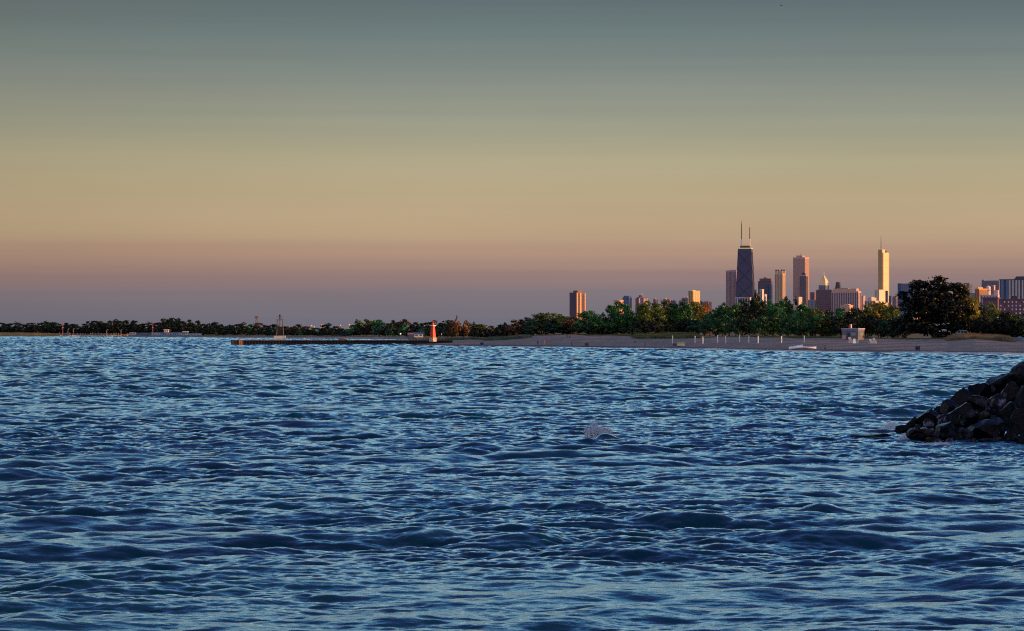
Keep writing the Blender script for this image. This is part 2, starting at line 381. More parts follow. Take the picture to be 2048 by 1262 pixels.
# ================================================================== trees
def leaf_mat(name, gloss=.35):
    m, t, p = newmat(name); n = t.nodes.new; l = t.links.new
    oi = n('ShaderNodeObjectInfo'); tcn = n('ShaderNodeTexCoord')
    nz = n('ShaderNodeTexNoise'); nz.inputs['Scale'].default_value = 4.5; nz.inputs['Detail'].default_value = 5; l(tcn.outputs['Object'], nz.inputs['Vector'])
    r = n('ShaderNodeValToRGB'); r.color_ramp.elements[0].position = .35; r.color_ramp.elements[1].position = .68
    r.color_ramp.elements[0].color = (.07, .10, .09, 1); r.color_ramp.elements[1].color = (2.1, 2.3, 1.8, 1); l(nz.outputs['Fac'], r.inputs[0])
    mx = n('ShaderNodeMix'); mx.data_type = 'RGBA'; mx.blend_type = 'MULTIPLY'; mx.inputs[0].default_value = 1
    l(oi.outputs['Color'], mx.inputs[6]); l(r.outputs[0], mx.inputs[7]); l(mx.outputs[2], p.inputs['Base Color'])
    p.inputs['Roughness'].default_value = .45; p.inputs['Specular IOR Level'].default_value = gloss
    tr = n('ShaderNodeBsdfTranslucent'); l(mx.outputs[2], tr.inputs[0])
    ms = n('ShaderNodeMixShader'); ms.inputs[0].default_value = .25; o_ = [q for q in t.nodes if q.type == 'OUTPUT_MATERIAL'][0]
    l(p.outputs[0], ms.inputs[1]); l(tr.outputs[0], ms.inputs[2]); l(ms.outputs[0], o_.inputs[0])
    return m
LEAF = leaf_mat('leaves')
GL = [(-.31, .46, .17, .17), (-.22, .60, .17, .16), (-.10, .74, .22, .22), (.10, .80, .17, .18), (.24, .76, .16, .20), (.34, .55, .14, .24), (.36, .34, .15, .24), (-.36, .26, .15, .20), (-.02, .40, .34, .34), (-.02, .34, .36, .3), (.1, .22, .36, .2)]
def crown_mesh(seed, shape='round', clumps=46, per=70, leaf=.030, low=.12):
    """unit crown: height 1, width about 1, made of leaf sprays grouped in clumps round a branching frame"""
    g = np.random.default_rng(seed); cs = []
    while len(cs) < clumps:
        p = g.uniform(-1, 1, 3); q = np.linalg.norm(p)
        if q > 1 or q < .35: continue
        zz = (p[2]*.5+.5)
        if shape == 'poplar': sx = .34*math.sin(math.pi*min(1, max(.08, zz*.9+.08)))**.7; c = (p[0]*sx, p[1]*sx, low*.5+zz*(1-low*.5))
        elif shape == 'giant':
            lx, lz, rx, rz = GL[g.integers(len(GL))]; c = (lx+p[0]*rx, p[1]*(rx+.12), lz+p[2]*rz)
        elif shape == 'flat': c = (p[0]*.5, p[1]*.5, .38+.58*zz*(1-.25*(p[0]**2+p[1]**2)))
        elif shape == 'shrub': c = (p[0]*.46, p[1]*.46, .04+.85*zz)
        elif shape == 'cone': sx = .42*(1.05-zz); c = (p[0]*sx, p[1]*sx, low+zz*(1-low))
        else:
            sx = .47*(math.sqrt(max(0, 1-abs(2*zz-.85)**2.6/2.2)))
            c = (p[0]*sx, p[1]*sx, low+.84*zz*(1-low)+.02)
        cs.append(c)
    cs = np.array(cs); rad = g.uniform(.055, .125, clumps)*(.7 if shape == 'poplar' else .6 if shape == 'giant' else 1)
    idx = np.repeat(np.arange(clumps), per); n = len(idx)
    d = g.normal(size=(n, 3)); d /= np.linalg.norm(d, axis=1)[:, None]
    rr = g.uniform(.25, 1, n)**.5*(1+.25*g.normal(size=n))
    P_ = cs[idx]+d*(rr*rad[idx])[:, None]*np.array([1.15, 1.15, .8])
    # outward sprays that roughen the outline
    sp = g.uniform(0, 1, clumps) < .3; spi = sp[idx] & (g.uniform(0, 1, n) < .5); cen = np.array([0, 0, .45]); od = P_-cen; P_[spi] += od[spi]*g.uniform(.0, .07, spi.sum())[:, None]
    P_[:, 2] = np.maximum(P_[:, 2], .015)
    hi = np.quantile(P_[:, 2], .998); P_[:, 2] *= 1.0/hi; q_ = np.quantile(np.abs(P_[:, :2]), .995); P_[:, :2] *= .5/q_; cs = cs*np.array([.5/q_, .5/q_, 1/hi])
    nd = d+g.normal(size=(n, 3))*.7; nd /= np.linalg.norm(nd, axis=1)[:, None]
    a = np.cross(nd, g.normal(size=(n, 3))); a /= np.linalg.norm(a, axis=1)[:, None]; b = np.cross(nd, a)
    sz = (leaf*g.uniform(.6, 1.5, n))[:, None]
    q = np.stack([P_-a*sz-b*sz*.5, P_+a*sz*.2-b*sz*.9, P_+a*sz*1.1+b*sz*.1, P_-a*sz*.1+b*sz*.8], 1).reshape(-1, 3)
    me_o = np_mesh('crown_source', q, np.arange(len(q)).reshape(-1, 4), LEAF); me = me_o.data; bpy.data.objects.remove(me_o); me.name = 'crown'
    return me, cs
def trunk_mesh(seed, cs, thick=.028):
    g = random.Random(seed); m = MB(); top = Vector((g.uniform(-.03, .03), g.uniform(-.03, .03), .42)); mid = Vector((g.uniform(-.02, .02), 0, .2))
    m.tube((0, 0, -.03), mid, thick*1.25, thick*.9, 7); m.tube(mid, top, thick*.9, thick*.6, 7)
    for c in cs[::5]:
        t = g.uniform(.3, 1); s = mid.lerp(top, t); e = Vector(c); k = s.lerp(e, .5)+Vector((0, 0, -.03))
        m.tube(s, k, thick*.38, thick*.24, 5); m.tube(k, e, thick*.24, thick*.08, 5)
    o = m.build('trunk_source', BARK); me = o.data; bpy.data.objects.remove(o); me.name = 'trunk'; return me
VAR = {}
def variants(kind, n, seed0, **kw):
    VAR[kind] = []
    for i in range(n):
        me, cs = crown_mesh(seed0+i, **kw); VAR[kind].append((me, trunk_mesh(seed0+i, cs)))
variants('near', 7, 100, clumps=58, per=85, leaf=.021, low=.08)
variants('far', 6, 200, clumps=34, per=32, leaf=.045, low=.05)
variants('flat', 2, 300, shape='flat', clumps=50, per=60, leaf=.026)
variants('poplar', 2, 400, shape='poplar', clumps=40, per=40, leaf=.032)
variants('shrub', 4, 500, shape='shrub', clumps=26, per=60, leaf=.045)
variants('cone', 1, 600, shape='cone', clumps=40, per=45, leaf=.03)
variants('giant', 1, 703, shape='giant', clumps=250, per=120, leaf=.0145)
CC = {'dark': (.008, .020, .010), 'green': (.022, .115, .040), 'teal': (.016, .088, .066), 'olive': (.062, .085, .012), 'yellow': (.13, .11, .015),
      'orange': (.19, .065, .012), 'brown': (.055, .026, .014), 'black': (.005, .009, .006)}
tr_rng = random.Random(5); tree_n = 0
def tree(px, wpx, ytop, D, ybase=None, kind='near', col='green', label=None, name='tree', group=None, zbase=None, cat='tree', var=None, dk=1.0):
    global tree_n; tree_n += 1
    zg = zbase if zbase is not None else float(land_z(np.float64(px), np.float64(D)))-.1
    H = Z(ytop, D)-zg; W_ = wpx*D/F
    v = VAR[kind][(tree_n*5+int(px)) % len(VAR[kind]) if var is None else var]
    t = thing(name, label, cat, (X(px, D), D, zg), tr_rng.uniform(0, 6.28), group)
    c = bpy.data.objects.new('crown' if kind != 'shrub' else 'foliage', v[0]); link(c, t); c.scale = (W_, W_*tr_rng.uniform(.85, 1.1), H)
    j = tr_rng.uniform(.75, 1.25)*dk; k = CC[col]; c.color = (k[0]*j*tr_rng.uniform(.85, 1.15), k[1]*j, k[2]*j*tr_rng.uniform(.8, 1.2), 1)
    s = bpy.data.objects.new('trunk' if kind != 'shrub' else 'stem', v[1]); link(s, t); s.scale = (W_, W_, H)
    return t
# --- near grove behind the beach: px, width, top row, distance, kind, colour, label
GROVE = [
 (1032, 40, 640, 1900, 'near', 'brown', 'small rust tinged tree where the far shore trees meet the beach grove'),
 (1052, 46, 635, 1850, 'near', 'dark', 'dark rounded tree, second at the low left end of the beach grove'),
 (1074, 44, 636, 1830, 'flat', 'teal', 'blue green spreading tree directly above the person in red'),
 (1096, 62, 626, 1810, 'flat', 'olive', 'wide flat topped olive tree left of the lone brick tower'),
 (1126, 46, 632, 1790, 'near', 'olive', 'yellowish tree just left of the foot of the lone brick tower'),
 (1150, 44, 634, 1760, 'near', 'brown', 'russet tree covering the foot of the lone brick tower'),
 (1178, 52, 622, 1700, 'near', 'green', 'green tree with spiky top just right of the lone brick tower'),
 (1200, 40, 630, 1740, 'near', 'dark', 'dark tree in the dip beside the spiky topped green tree'),
 (1234, 62, 604, 1640, 'near', 'green', 'tall broad green tree below the blue domed tower'),
 (1264, 44, 622, 1660, 'near', 'teal', 'lower grey green tree between the blue domed and the octagonal tower'),
 (1300, 60, 603, 1630, 'near', 'olive', 'tall olive tree with sunlit speckles right of the octagonal tower'),
 (1334, 54, 601, 1650, 'near', 'olive', 'tall yellow green tree under the row of small pink blocks'),
 (1360, 52, 604, 1640, 'near', 'green', 'dense green tree left of the golden apartment slab'),
 (1388, 52, 604, 1650, 'near', 'yellow', 'sunlit golden green tree below the golden apartment slab'),
 (1410, 38, 608, 1660, 'near', 'orange', 'orange turning tree at the right end of the golden row'),
 (1432, 56, 618, 1560, 'near', 'green', 'dark green tree in the low gap right of the orange tree'),
 (1458, 50, 606, 1550, 'near', 'green', 'rounded green tree below the pink slab beside the black tower'),
 (1485, 52, 598, 1560, 'near', 'dark', 'dark green tree below the tapering black tower'),
 (1512, 34, 588, 1540, 'near', 'dark', 'tall narrow dark tree rising between black tower and stepped tower'),
 (1534, 44, 602, 1560, 'near', 'green', 'loose branched green tree below the stepped purple tower'),
 (1562, 54, 600, 1540, 'near', 'green', 'green tree below the tower with four roof lanterns'),
 (1580, 44, 594, 1560, 'near', 'dark', 'tall dark tree between the lantern tower and the tallest pale slab'),
 (1606, 54, 608, 1550, 'near', 'green', 'green tree below the tower with a small pyramid roof'),
 (1632, 48, 618, 1540, 'near', 'olive', 'light green tree left of the wide purple block'),
 (1654, 46, 621, 1560, 'near', 'dark', 'low dark tree below the wide purple block'),
 (1682, 50, 616, 1550, 'near', 'green', 'green tree below the striped hotel block'),
 (1708, 48, 616, 1530, 'near', 'dark', 'dark tree behind the beach hut, below the striped hotel'),
 (1732, 44, 610, 1560, 'near', 'olive', 'olive tree right of the beach hut'),
 (1758, 56, 604, 1540, 'flat', 'yellow', 'wide sunlit yellow green tree below the stainless spire tower'),
 (1784, 46, 612, 1500, 'near', 'olive', 'sunlit tree touching the left edge of the giant tree'),
 (1952, 54, 606, 1380, 'near', 'dark', 'dark tree just right of the giant tree'),
 (1982, 48, 606, 1390, 'near', 'olive', 'rounded yellow green tree in front of the purple brick block'),
 (2014, 54, 624, 1370, 'near', 'dark', 'low dark tree under the white windows of the brick block'),
 (2046, 54, 626, 1360, 'near', 'olive', 'olive topped tree cut by the right picture edge'),
]
for px, wd, yt, D, kd, cl, lb in GROVE: tree(px, wd*1.12, yt, D, kind=kd, col=cl, label=lb, group='trees of the grove behind the beach')
tree(1868, 172, 557, 1300, kind='giant', col='black', label='giant dark spreading tree standing on the beach edge, tallest in the grove', name='giant_tree')
tree(1926, 62, 572, 1310, kind='near', col='yellow', label='golden lit tree leaning against the right side of the giant tree', group='trees of the grove behind the beach')
# second row that closes the grove
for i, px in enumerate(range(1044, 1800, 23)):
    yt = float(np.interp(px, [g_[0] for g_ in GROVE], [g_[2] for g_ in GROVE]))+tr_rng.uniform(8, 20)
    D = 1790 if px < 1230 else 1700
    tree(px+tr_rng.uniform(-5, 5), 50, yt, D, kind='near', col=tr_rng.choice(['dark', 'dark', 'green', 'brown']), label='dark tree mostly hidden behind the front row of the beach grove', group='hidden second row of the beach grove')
# lower front crowns and bushes
FRONT = [(1060, 34, 652, 'teal'), (1084, 30, 650, 'dark'), (1108, 34, 648, 'teal'), (1134, 32, 652, 'dark'), (1158, 34, 648, 'teal'), (1182, 30, 652, 'dark'), (1206, 30, 650, 'olive'), (1224, 34, 640, 'dark'),
         (1246, 32, 646, 'green'), (1270, 30, 650, 'teal'), (1290, 34, 640, 'dark'), (1316, 36, 636, 'dark'), (1344, 36, 640, 'olive'), (1370, 36, 638, 'dark'), (1396, 38, 640, 'teal'), (1420, 40, 636, 'teal'),
         (1446, 42, 630, 'green'), (1472, 40, 634, 'teal'), (1498, 42, 628, 'dark'), (1526, 40, 632, 'green'), (1552, 38, 626, 'green'), (1578, 42, 630, 'green'), (1604, 42, 634, 'green'), (1630, 40, 630, 'green'),
         (1656, 42, 636, 'olive'), (1684, 40, 634, 'dark'), (1736, 44, 630, 'dark'), (1762, 40, 634, 'dark'), (1786, 44, 632, 'teal'), (1806, 40, 636, 'dark'), (1940, 42, 636, 'dark'), (1964, 40, 634, 'dark'), (1990, 44, 638, 'black'), (2018, 44, 640, 'black'), (2046, 40, 640, 'dark')]
ORD = ['first', 'second', 'third', 'fourth', 'fifth', 'sixth', 'seventh', 'eighth', 'ninth', 'tenth', 'eleventh', 'twelfth', 'thirteenth', 'fourteenth', 'fifteenth', 'sixteenth', 'seventeenth', 'eighteenth', 'nineteenth', 'twentieth']
def ordl(n): return ORD[n-1] if n <= 20 else 'twenty '+ORD[n-21]
marks = [(1155, 'the lone brick tower'), (1490, 'the black tower'), (1706, 'the beach hut'), (1868, 'the giant tree trunk')]
def rel(px, lst, mk):
    """count along the row from the closest landmark"""
    m = min(mk, key=lambda q: abs(q[0]-px)); side = 'right' if px >= m[0] else 'left'
    k = sum(1 for q in lst if (m[0] <= q < px if side == 'right' else px < q < m[0]))
    return ordl(k+1), side, m[1]
fx = [f[0] for f in FRONT]; CW = {'teal': 'blue green', 'dark': 'dark', 'green': 'green', 'olive': 'olive', 'black': 'nearly black', 'brown': 'brown', 'yellow': 'yellow', 'orange': 'orange'}
for px, wd, yt, cl in FRONT:
    o_, sd_, mk_ = rel(px, fx, marks); Dg = float(Ds(px))+255
    tree(px, wd*1.25, yt, Dg, kind='near' if yt < 640 else 'shrub', col=cl, name='small_tree', group='low front trees at the beach edge',
         label='%s low tree of the front row, %s %s of %s' % (CW[cl], o_, sd_, mk_), dk=.5)
# bushes outside the right edge that carry the grove on
for i in range(14):
    px = 2085+i*42; tree(px, 62, 630+tr_rng.uniform(-8, 8), 1330-i*18, kind='near', col=tr_rng.choice(['dark', 'green', 'olive']), label='tree carrying the grove on past the right picture edge', group='grove beyond the right picture edge')
for i in range(13):  # unseen trees, added so that their shadows cover the sand
    for j in range(4):
        y_ = 1000+i*37+tr_rng.uniform(-10, 10); x_ = 1110*y_/F+26+j*38+tr_rng.uniform(-10, 10)
        tree(1024+x_*F/y_, 16*F/y_, HOR-(16.5-CAM_Z)*F/y_, y_, kind='near', col=tr_rng.choice(['dark', 'green', 'olive']), zbase=2.5, label='unseen tree added outside the right picture edge to shade the beach', group='unseen trees added to shade the beach')
# unseen bank and tree rows, added to keep the sun off jetty and spray
_bk = MB(); _bp = [(40, 60), (38, 150), (36, 235), (50, 262), (140, 300), (260, 300), (260, 40)]
_bk.prism(_bp, -2, 3.4, .97, (3, 4)); prop(_bk.build('added_shade_bank', mat((.05, .06, .03), .95, .4, .2)), kind='structure')
for i in range(11):
    for j in range(3):
        x_ = 48+j*13+tr_rng.uniform(-3, 3); y_ = 92+i*15+tr_rng.uniform(-4, 4)
        tree(1024+x_*F/y_, 12*F/y_, HOR-(15-CAM_Z)*F/y_, y_, kind='near', col=tr_rng.choice(['dark', 'green', 'olive']), zbase=3.0, label='unseen tree added on the bank outside the right picture edge to shade the rocks', group='unseen trees added to shade the jetty')
# --- far shore
FAR = [(5,646),(27,645),(46,647),(66,646),(90,643),(108,645),(136,646),(148,648),(170,648),(186,642),(213,642),(235,639),(252,641),(272,642),(292,645),(312,646),(328,638),(347,636),(366,643),(379,640),(393,642),
 (408,648),(417,647),(432,645),(449,649),(468,650),(484,645),(501,649),(517,646),(533,651),(547,649),(575,653),(596,649),(612,653),(634,656),(655,647),(672,653),(690,657),(708,650),(734,639),(758,640),(776,647),(791,641),(811,639),(830,645),(843,647),(864,641),(881,646),(897,641),(945,646),(962,649),(981,652),(1001,650),(1014,646)]
fmarks = [(125, 'the red flagpole'), (305, 'the tall harbour pole'), (513, 'the lattice tower'), (559, 'the skeletal beacon'), (865, 'the red beacon'), (1010, 'the beach grove end')]
farx = [f[0] for f in FAR]; fr_ = random.Random(9)
for k, (px, yt) in enumerate(FAR):
    D = float(np.interp(px, [0, 400, 700, 800, 1000], [4650, 4100, 3300, 3150, 2400])); D = max(D, float(Ds(px))+330) if px < 830 else D
    nxt = FAR[k+1][0] if k+1 < len(FAR) else px+20; prv = FAR[k-1][0] if k else px-20
    cl = 'dark' if px < 500 else fr_.choice(['dark', 'dark', 'brown', 'green'])
    if px in (575, 596, 612): cl = 'brown'
    if px in (734, 943, 945, 962): cl = 'olive'
    if px in (791, 811): cl = 'brown'
    o_, sd_, mk_ = rel(px, farx, fmarks)
    kd = 'flat' if px in (347,) else 'far'
    tree(px, (nxt-prv)*.5*1.75+6, yt, D, kind=kd, col=cl, group='trees on the far shore', name='tree',
         label='%s far shore tree, %s %s of %s' % (CW[cl], o_, sd_, mk_))
tree(914, 13, 632, 2500, kind='poplar', col='orange', label='tall narrow rust coloured poplar right of the red beacon', name='poplar_tree')
tree(932, 15, 640, 2480, kind='poplar', col='orange', label='shorter orange poplar beside the tall rust coloured poplar', name='poplar_tree')
tree(903, 20, 641, 2520, kind='near', col='brown', label='brown tree squeezed left of the tall rust coloured poplar')
tree(948, 14, 644, 2540, kind='cone', col='dark', label='small dark pointed conifer right of the two poplars', name='conifer')
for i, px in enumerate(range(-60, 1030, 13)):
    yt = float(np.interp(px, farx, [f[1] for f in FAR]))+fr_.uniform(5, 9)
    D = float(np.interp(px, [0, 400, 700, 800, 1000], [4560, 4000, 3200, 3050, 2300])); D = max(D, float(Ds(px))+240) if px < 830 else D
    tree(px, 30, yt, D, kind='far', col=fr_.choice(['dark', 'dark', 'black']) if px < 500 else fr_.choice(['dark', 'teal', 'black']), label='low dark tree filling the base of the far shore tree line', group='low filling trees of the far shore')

# ================================================================== buildings
def building(name, label, px0, px1, ytop, D, r, wall, a=20, nN=0, nW=0, strip=None, frac=.5, zt=.985, base=3.0, group=None, cat='building', cap=None, capmat=None):
    """a block turned a degrees so its long face and its sunlit end both show; window strips are parts"""
    W_ = (px1-px0)*D/F; ca, sa = math.cos(R(a)), math.sin(R(a))
    wd = (1-r)*W_/ca; dp = r*W_/sa; H = Z(ytop, D)-base
    t = thing(name, label, cat, (X((px0+px1)/2, D), D, base), -R(a), group)
    MB().box(-wd/2, wd/2, -dp/2, dp/2, -2, H).build('wall', wall, t)
    strip = strip or GLASS; pr = .35
    for i in range(nN):
        c = -wd/2+wd*(i+.5)/nN; h = wd/nN*frac/2
        MB().box(c-h, c+h, -dp/2-pr, -dp/2+.2, H*.02, H*zt).build('window_strip', strip, t)
    for i in range(nW):
        c = -dp/2+dp*(i+.5)/nW; h = dp/nW*frac/2
        MB().box(wd/2-.2, wd/2+pr, c-h, c+h, H*.02, H*zt).build('window_strip', strip, t)
    for q in (cap or []):
        # (x0,x1,z rows up) in fractions of the width / metres
        f0, f1, hh = q; MB().box(-wd/2+wd*f0, -wd/2+wd*f1, -dp*.3, dp*.3, H-.5, H+hh).build('roof_plant', capmat or wall, t)
    MB().box(-wd/2-.4, wd/2+.4, -dp/2-.4, dp/2+.4, H-.3, H+.9).build('parapet', wall, t)
    return t, wd, dp, H
DT = 14000.0
PINK = facade((.50, .34, .34)); PURP = facade((.24, .12, .18)); PALE = facade((.65, .56, .52)); TAN = facade((.66, .48, .30)); NAVY = mat((.018, .020, .045), .35, .35, .04)
SKYB = 'downtown skyline buildings'
# tapering black tower with two masts
t = thing('black_tower', 'tapering black skyscraper with two tall white roof masts', 'skyscraper', (X(1490.5, DT), DT, 3), -R(14), SKYB)
HT = Z(497, DT)-3; wb_, db_, wt_, dt_ = 74., 42., 47.5, 28.
def tap(z): f = z/HT; return (wb_+(wt_-wb_)*f)/2, (db_+(dt_-db_)*f)/2
vs = [(-wb_/2, -db_/2, -2), (wb_/2, -db_/2, -2), (wb_/2, db_/2, -2), (-wb_/2, db_/2, -2), (-wt_/2, -dt_/2, HT), (wt_/2, -dt_/2, HT), (wt_/2, dt_/2, HT), (-wt_/2, dt_/2, HT)]
MB().add(vs, [(3, 2, 1, 0), (4, 5, 6, 7), (0, 1, 5, 4), (1, 2, 6, 5), (2, 3, 7, 6), (3, 0, 4, 7)]).build('wall', facade((.058, .054, .12), 3.6, .3, 4.0), t)
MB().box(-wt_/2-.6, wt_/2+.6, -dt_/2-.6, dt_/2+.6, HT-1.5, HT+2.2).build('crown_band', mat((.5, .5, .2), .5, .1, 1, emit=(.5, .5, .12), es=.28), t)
MB().box(-wt_*.36, wt_*.36, -dt_*.3, dt_*.3, HT+2.2, HT+10).build('roof_plant', mat((.12, .05, .05), .6), t)
cols_ = mat((.03, .03, .075), .4, .2, .05)
for k in range(5):
    z0, z1 = HT*k/5.3+4, HT*(k+1)/5.3+4; a0, b0 = tap(z0); a1, b1 = tap(z1)
    m = MB(); m.tube((-a0, -b0-.3, z0), (a1, -b1-.3, z1), 1.1, 1.1, 4); m.tube((a0, -b0-.3, z0), (-a1, -b1-.3, z1), 1.1, 1.1, 4); m.build('cross_brace', cols_, t)
    m = MB(); m.tube((a0+.3, -b0, z0), (a1+.3, b1, z1), 1.1, 1.1, 4); m.tube((a0+.3, b0, z0), (a1+.3, -b1, z1), 1.1, 1.1, 4); m.build('cross_brace', cols_, t)
for ax, yt in ((-13.5, 432.5), (16.0, 440)):
    top = Z(yt, DT)-3; q = MB().tube((ax, 0, HT+9), (ax, 0, HT+34), 2.3, 1.9, 8).build('mast', mat((.7, .6, .55), .5), t)
    MB().tube((ax, 0, HT+34), (ax, 0, top-26), 1.7, 1.3, 8).build('antenna', mat((.10, .07, .06), .5), q)
    MB().tube((ax, 0, top-26), (ax, 0, top), 1.1, .6, 6).build('antenna_tip', mat((.45, .36, .30), .5), q)
building('white_podium_building', 'long white low block at the foot of the tapering black tower', 1470, 1502, 595, 13700, .08, PALE, nN=6, group=SKYB)
building('office_slab', 'pinkish ribbed slab just left of the tapering black tower', 1452, 1475, 541.5, 14200, .12, PINK, nN=8, frac=.45, strip=mat((.13, .07, .10), .5), group=SKYB, cap=[(.3, 1.0, 3)])
building('glass_block', 'low teal glass block just right of the black tower', 1505, 1516, 580, 14600, .3, mat((.10, .2, .24), .3), nN=2, group=SKYB)
building('stepped_tower', 'dark purple stepped tower right of the black tower', 1516, 1545, 563, 14300, .12, facade((.15, .07, .10)), nN=7, group=SKYB)
building('purple_tower', 'dark brown square tower top rising behind the stepped tower', 1519, 1544, 557.5, 14500, .1, facade((.20, .10, .12)), nN=4, group=SKYB, cap=[(.35, .5, 6), (.55, .65, 3)])
building('glass_tower', 'blue and pink glass tower in front of the stepped tower', 1532, 1546, 569, 14100, .35, facade((.20, .20, .32)), nN=3, nW=2, strip=GLASSB, group=SKYB)
building('apartment_tower', 'slim white block with flat top before the stepped tower', 1519, 1528, 579, 13500, .45, mat((.62, .52, .46), .7, .1, .05), nN=2, group=SKYB)
building('apartment_tower', 'pale pinkish low block wrapped around the foot of the slim white one', 1514, 1534, 589, 13650, .25, PALE, nN=4, group=SKYB)
# lantern tower
t, wd, dp, H = building('lantern_tower', 'tan stone tower crowned by four corner lanterns', 1549, 1571.5, 548, 14000, .32, TAN, nN=5, nW=3, strip=mat((.20, .13, .10), .4), frac=.4, group=SKYB)
for sx in (-1, 1):
    for sy in (-1, 1):
        cx, cy = sx*(wd/2-4.2), sy*(dp/2-4.5)
        q = MB().box(cx-4, cx+4, cy-4, cy+4, H+.9, H+11).build('lantern', TAN, t)
        MB().box(cx-4.1, cx+4.1, cy-4.1, cy+4.1, H+11, H+17, .15).build('lantern_roof', mat((.10, .08, .08), .5), q)
        MB().tube((cx, cy, H+16), (cx, cy, H+21), .7, .3, 5).build('finial', mat((.6, .45, .3), .5), q)
MB().box(-5, 5, -5, 5, H+.9, H+9).build('roof_plant', TAN, t)
# tallest slab
t, wd, dp, H = building('marble_tower', 'tallest pale rectangular tower with flat top and small mast', 1585.5, 1619, 515.5, 14400, .31, facade((.58, .38, .32), 3.8, .2), nN=14, nW=6, strip=mat((.25, .15, .14), .4), frac=.4, group=SKYB)
MB().box(-wd*.3, wd*.22, -dp*.3, dp*.3, H+.9, H+8).build('roof_plant', PINK, t)
MB().tube((-2, 0, H+8), (-2, 0, H+17), .7, .3, 6).build('mast', DARK, t)
# pyramid roof tower
t, wd, dp, H = building('pyramid_roof_tower', 'octagonal brown tower with dark pyramid roof before the tallest slab', 1599, 1616.5, 552, 13500, .30, facade((.22, .12, .12)), nN=4, nW=3, group=SKYB)
MB().box(-wd*.42, wd*.42, -dp*.42, dp*.42, H+.9, H+4).build('cornice', TAN, t)
MB().box(-wd*.36, wd*.36, -dp*.36, dp*.36, H+4, H+13, .1).build('roof', mat((.04, .035, .06), .4), t)
building('low_block', 'small cream block with sunlit end beneath the tallest slab', 1585, 1605, 594.5, 13000, .42, mat((.5, .40, .36), .8, .1, .05), group=SKYB, cap=[(.2, .8, 2.5)], capmat=mat((.10, .06, .07), .6))
building('purple_block', 'small purple block left of the wide purple block', 1620, 1633, 585, 13600, .35, PURP, nN=3, group=SKYB)
building('low_block', 'low whitish lilac block below the small purple block', 1616, 1634, 600, 13200, .12, facade((.36, .32, .38)), nN=6, group=SKYB)
# chevron-roof tower with needle
t, wd, dp, H = building('chevron_tower', 'tower with steep diamond shaped roof and needle spire', 1636.5, 1659, 571, 14300, .40, facade((.28, .25, .28)), nN=3, nW=3, strip=GLASSB, frac=.5, group=SKYB)
ap = Z(549, DT)-3
q = MB().box(-wd/2, wd/2, -dp/2, dp/2, H+.9, H+.9+(ap-H)*.5, .74).build('lower_roof', mat((.70, .52, .26), .35, .2, .05), t)
MB().box(-wd*.37, wd*.37, -dp*.37, dp*.37, H+.9+(ap-H)*.5, ap+2, .08).build('upper_roof', mat((.70, .50, .24), .35, .2, .05), q)
MB().tube((0, 0, ap), (0, 0, Z(538, DT)-3), 1.2, .4, 6).build('needle', mat((.65, .55, .5), .4), t)
building('apartment_block', 'wide dark purple apartment block with fine floor lines', 1632, 1667, 581, 12800, .10, facade((.17, .09, .15), 6.0, .5), nN=10, frac=.35, strip=BROWN, group=SKYB, cap=[(.05, .95, 3)], capmat=facade((.32, .16, .13)))
t, wd, dp, H = building('round_top_tower', 'dark truncated cone tower top peeking over the striped hotel', 1668, 1685, 579, 14300, .3, PURP, nN=3, group=SKYB)
MB().box(-wd*.42, wd*.42, -dp*.42, dp*.42, H+.9, H+27, .68).build('crown', mat((.045, .035, .06), .4, .3, .05), t)
# striped hotel
t, wd, dp, H = building('striped_hotel', 'wide block with many pale vertical ribs and an orange lit top', 1663, 1722.5, 583, 12600, .13, mat((.50, .36, .33), .8, .1, .03), nN=15, nW=2, frac=.52, strip=mat((.06, .03, .07), .3), zt=.97, group=SKYB)
q = MB().box(-wd*.46, wd*.42, -dp*.42, dp*.42, H+.9, H+9).build('penthouse', mat((.55, .30, .20), .7), t)
MB().box(-wd*.3, wd*.1, -dp*.3, dp*.3, H+9, H+11).build('roof_plant', mat((.3, .2, .18), .7), q)
building('low_block', 'short pinkish block attached right of the striped hotel', 1721, 1731, 592, 12800, .5, mat((.42, .28, .26), .8, .1, .05), group=SKYB)
building('low_block', 'small orange roofed block before the striped hotel', 1681, 1707, 611, 9500, .35, mat((.55, .33, .25), .8, .1, .05), group=SKYB, cap=[(.25, .8, 3)])
# stainless spire tower with rounded corners
def rpoly(w, d, r, n=6):
    o = []
    for cx, cy, a0 in ((w/2-r, d/2-r, 0), (-w/2+r, d/2-r, 90), (-w/2+r, -d/2+r, 180), (w/2-r, -d/2+r, 270)):
        for i in range(n+1): a = R(a0+90*i/n); o.append((cx+r*math.cos(a), cy+r*math.sin(a)))
    return o
STEEL = mat((.46, .30, .14), .38, .08, .02)
t = thing('spire_tower', 'slender stainless skyscraper with rounded corners and one spire', 'skyscraper', (X(1767.3, DT), DT, 3), -R(48), SKYB)
Ht = Z(505.5, DT)-3; pw = 27.; 
MB().prism(rpoly(26, 38, 7), -2, Ht).build('wall', STEEL, t, smooth=False)
q = MB().prism([(x*.8-2, y*.5-8.5) for x, y in rpoly(26, 38, 7)], Ht, Ht+11).build('crown', STEEL, t)
MB().tube((-5, -8, Ht+10), (-5, -8, Ht+16), 1.8, 1.4, 8).build('spire_base', mat((.3, .25, .18), .4), q)
MB().tube((-5, -8, Ht+16), (-5, -8, Z(472, DT)-3), 1.7, .7, 8).build('spire', mat((.18, .14, .10), .4), q)
MB().box(4, 8, 4, 9, Ht, Ht+6).build('roof_plant', DARK, t)
for k in range(8):
    a_ = Ht*(.30+.085*k); MB().prism([(x*1.012, y*1.012) for x, y in rpoly(26, 38, 7)], a_, a_+1.1).build('louvre_band', mat((.35, .30, .2), .5), t)
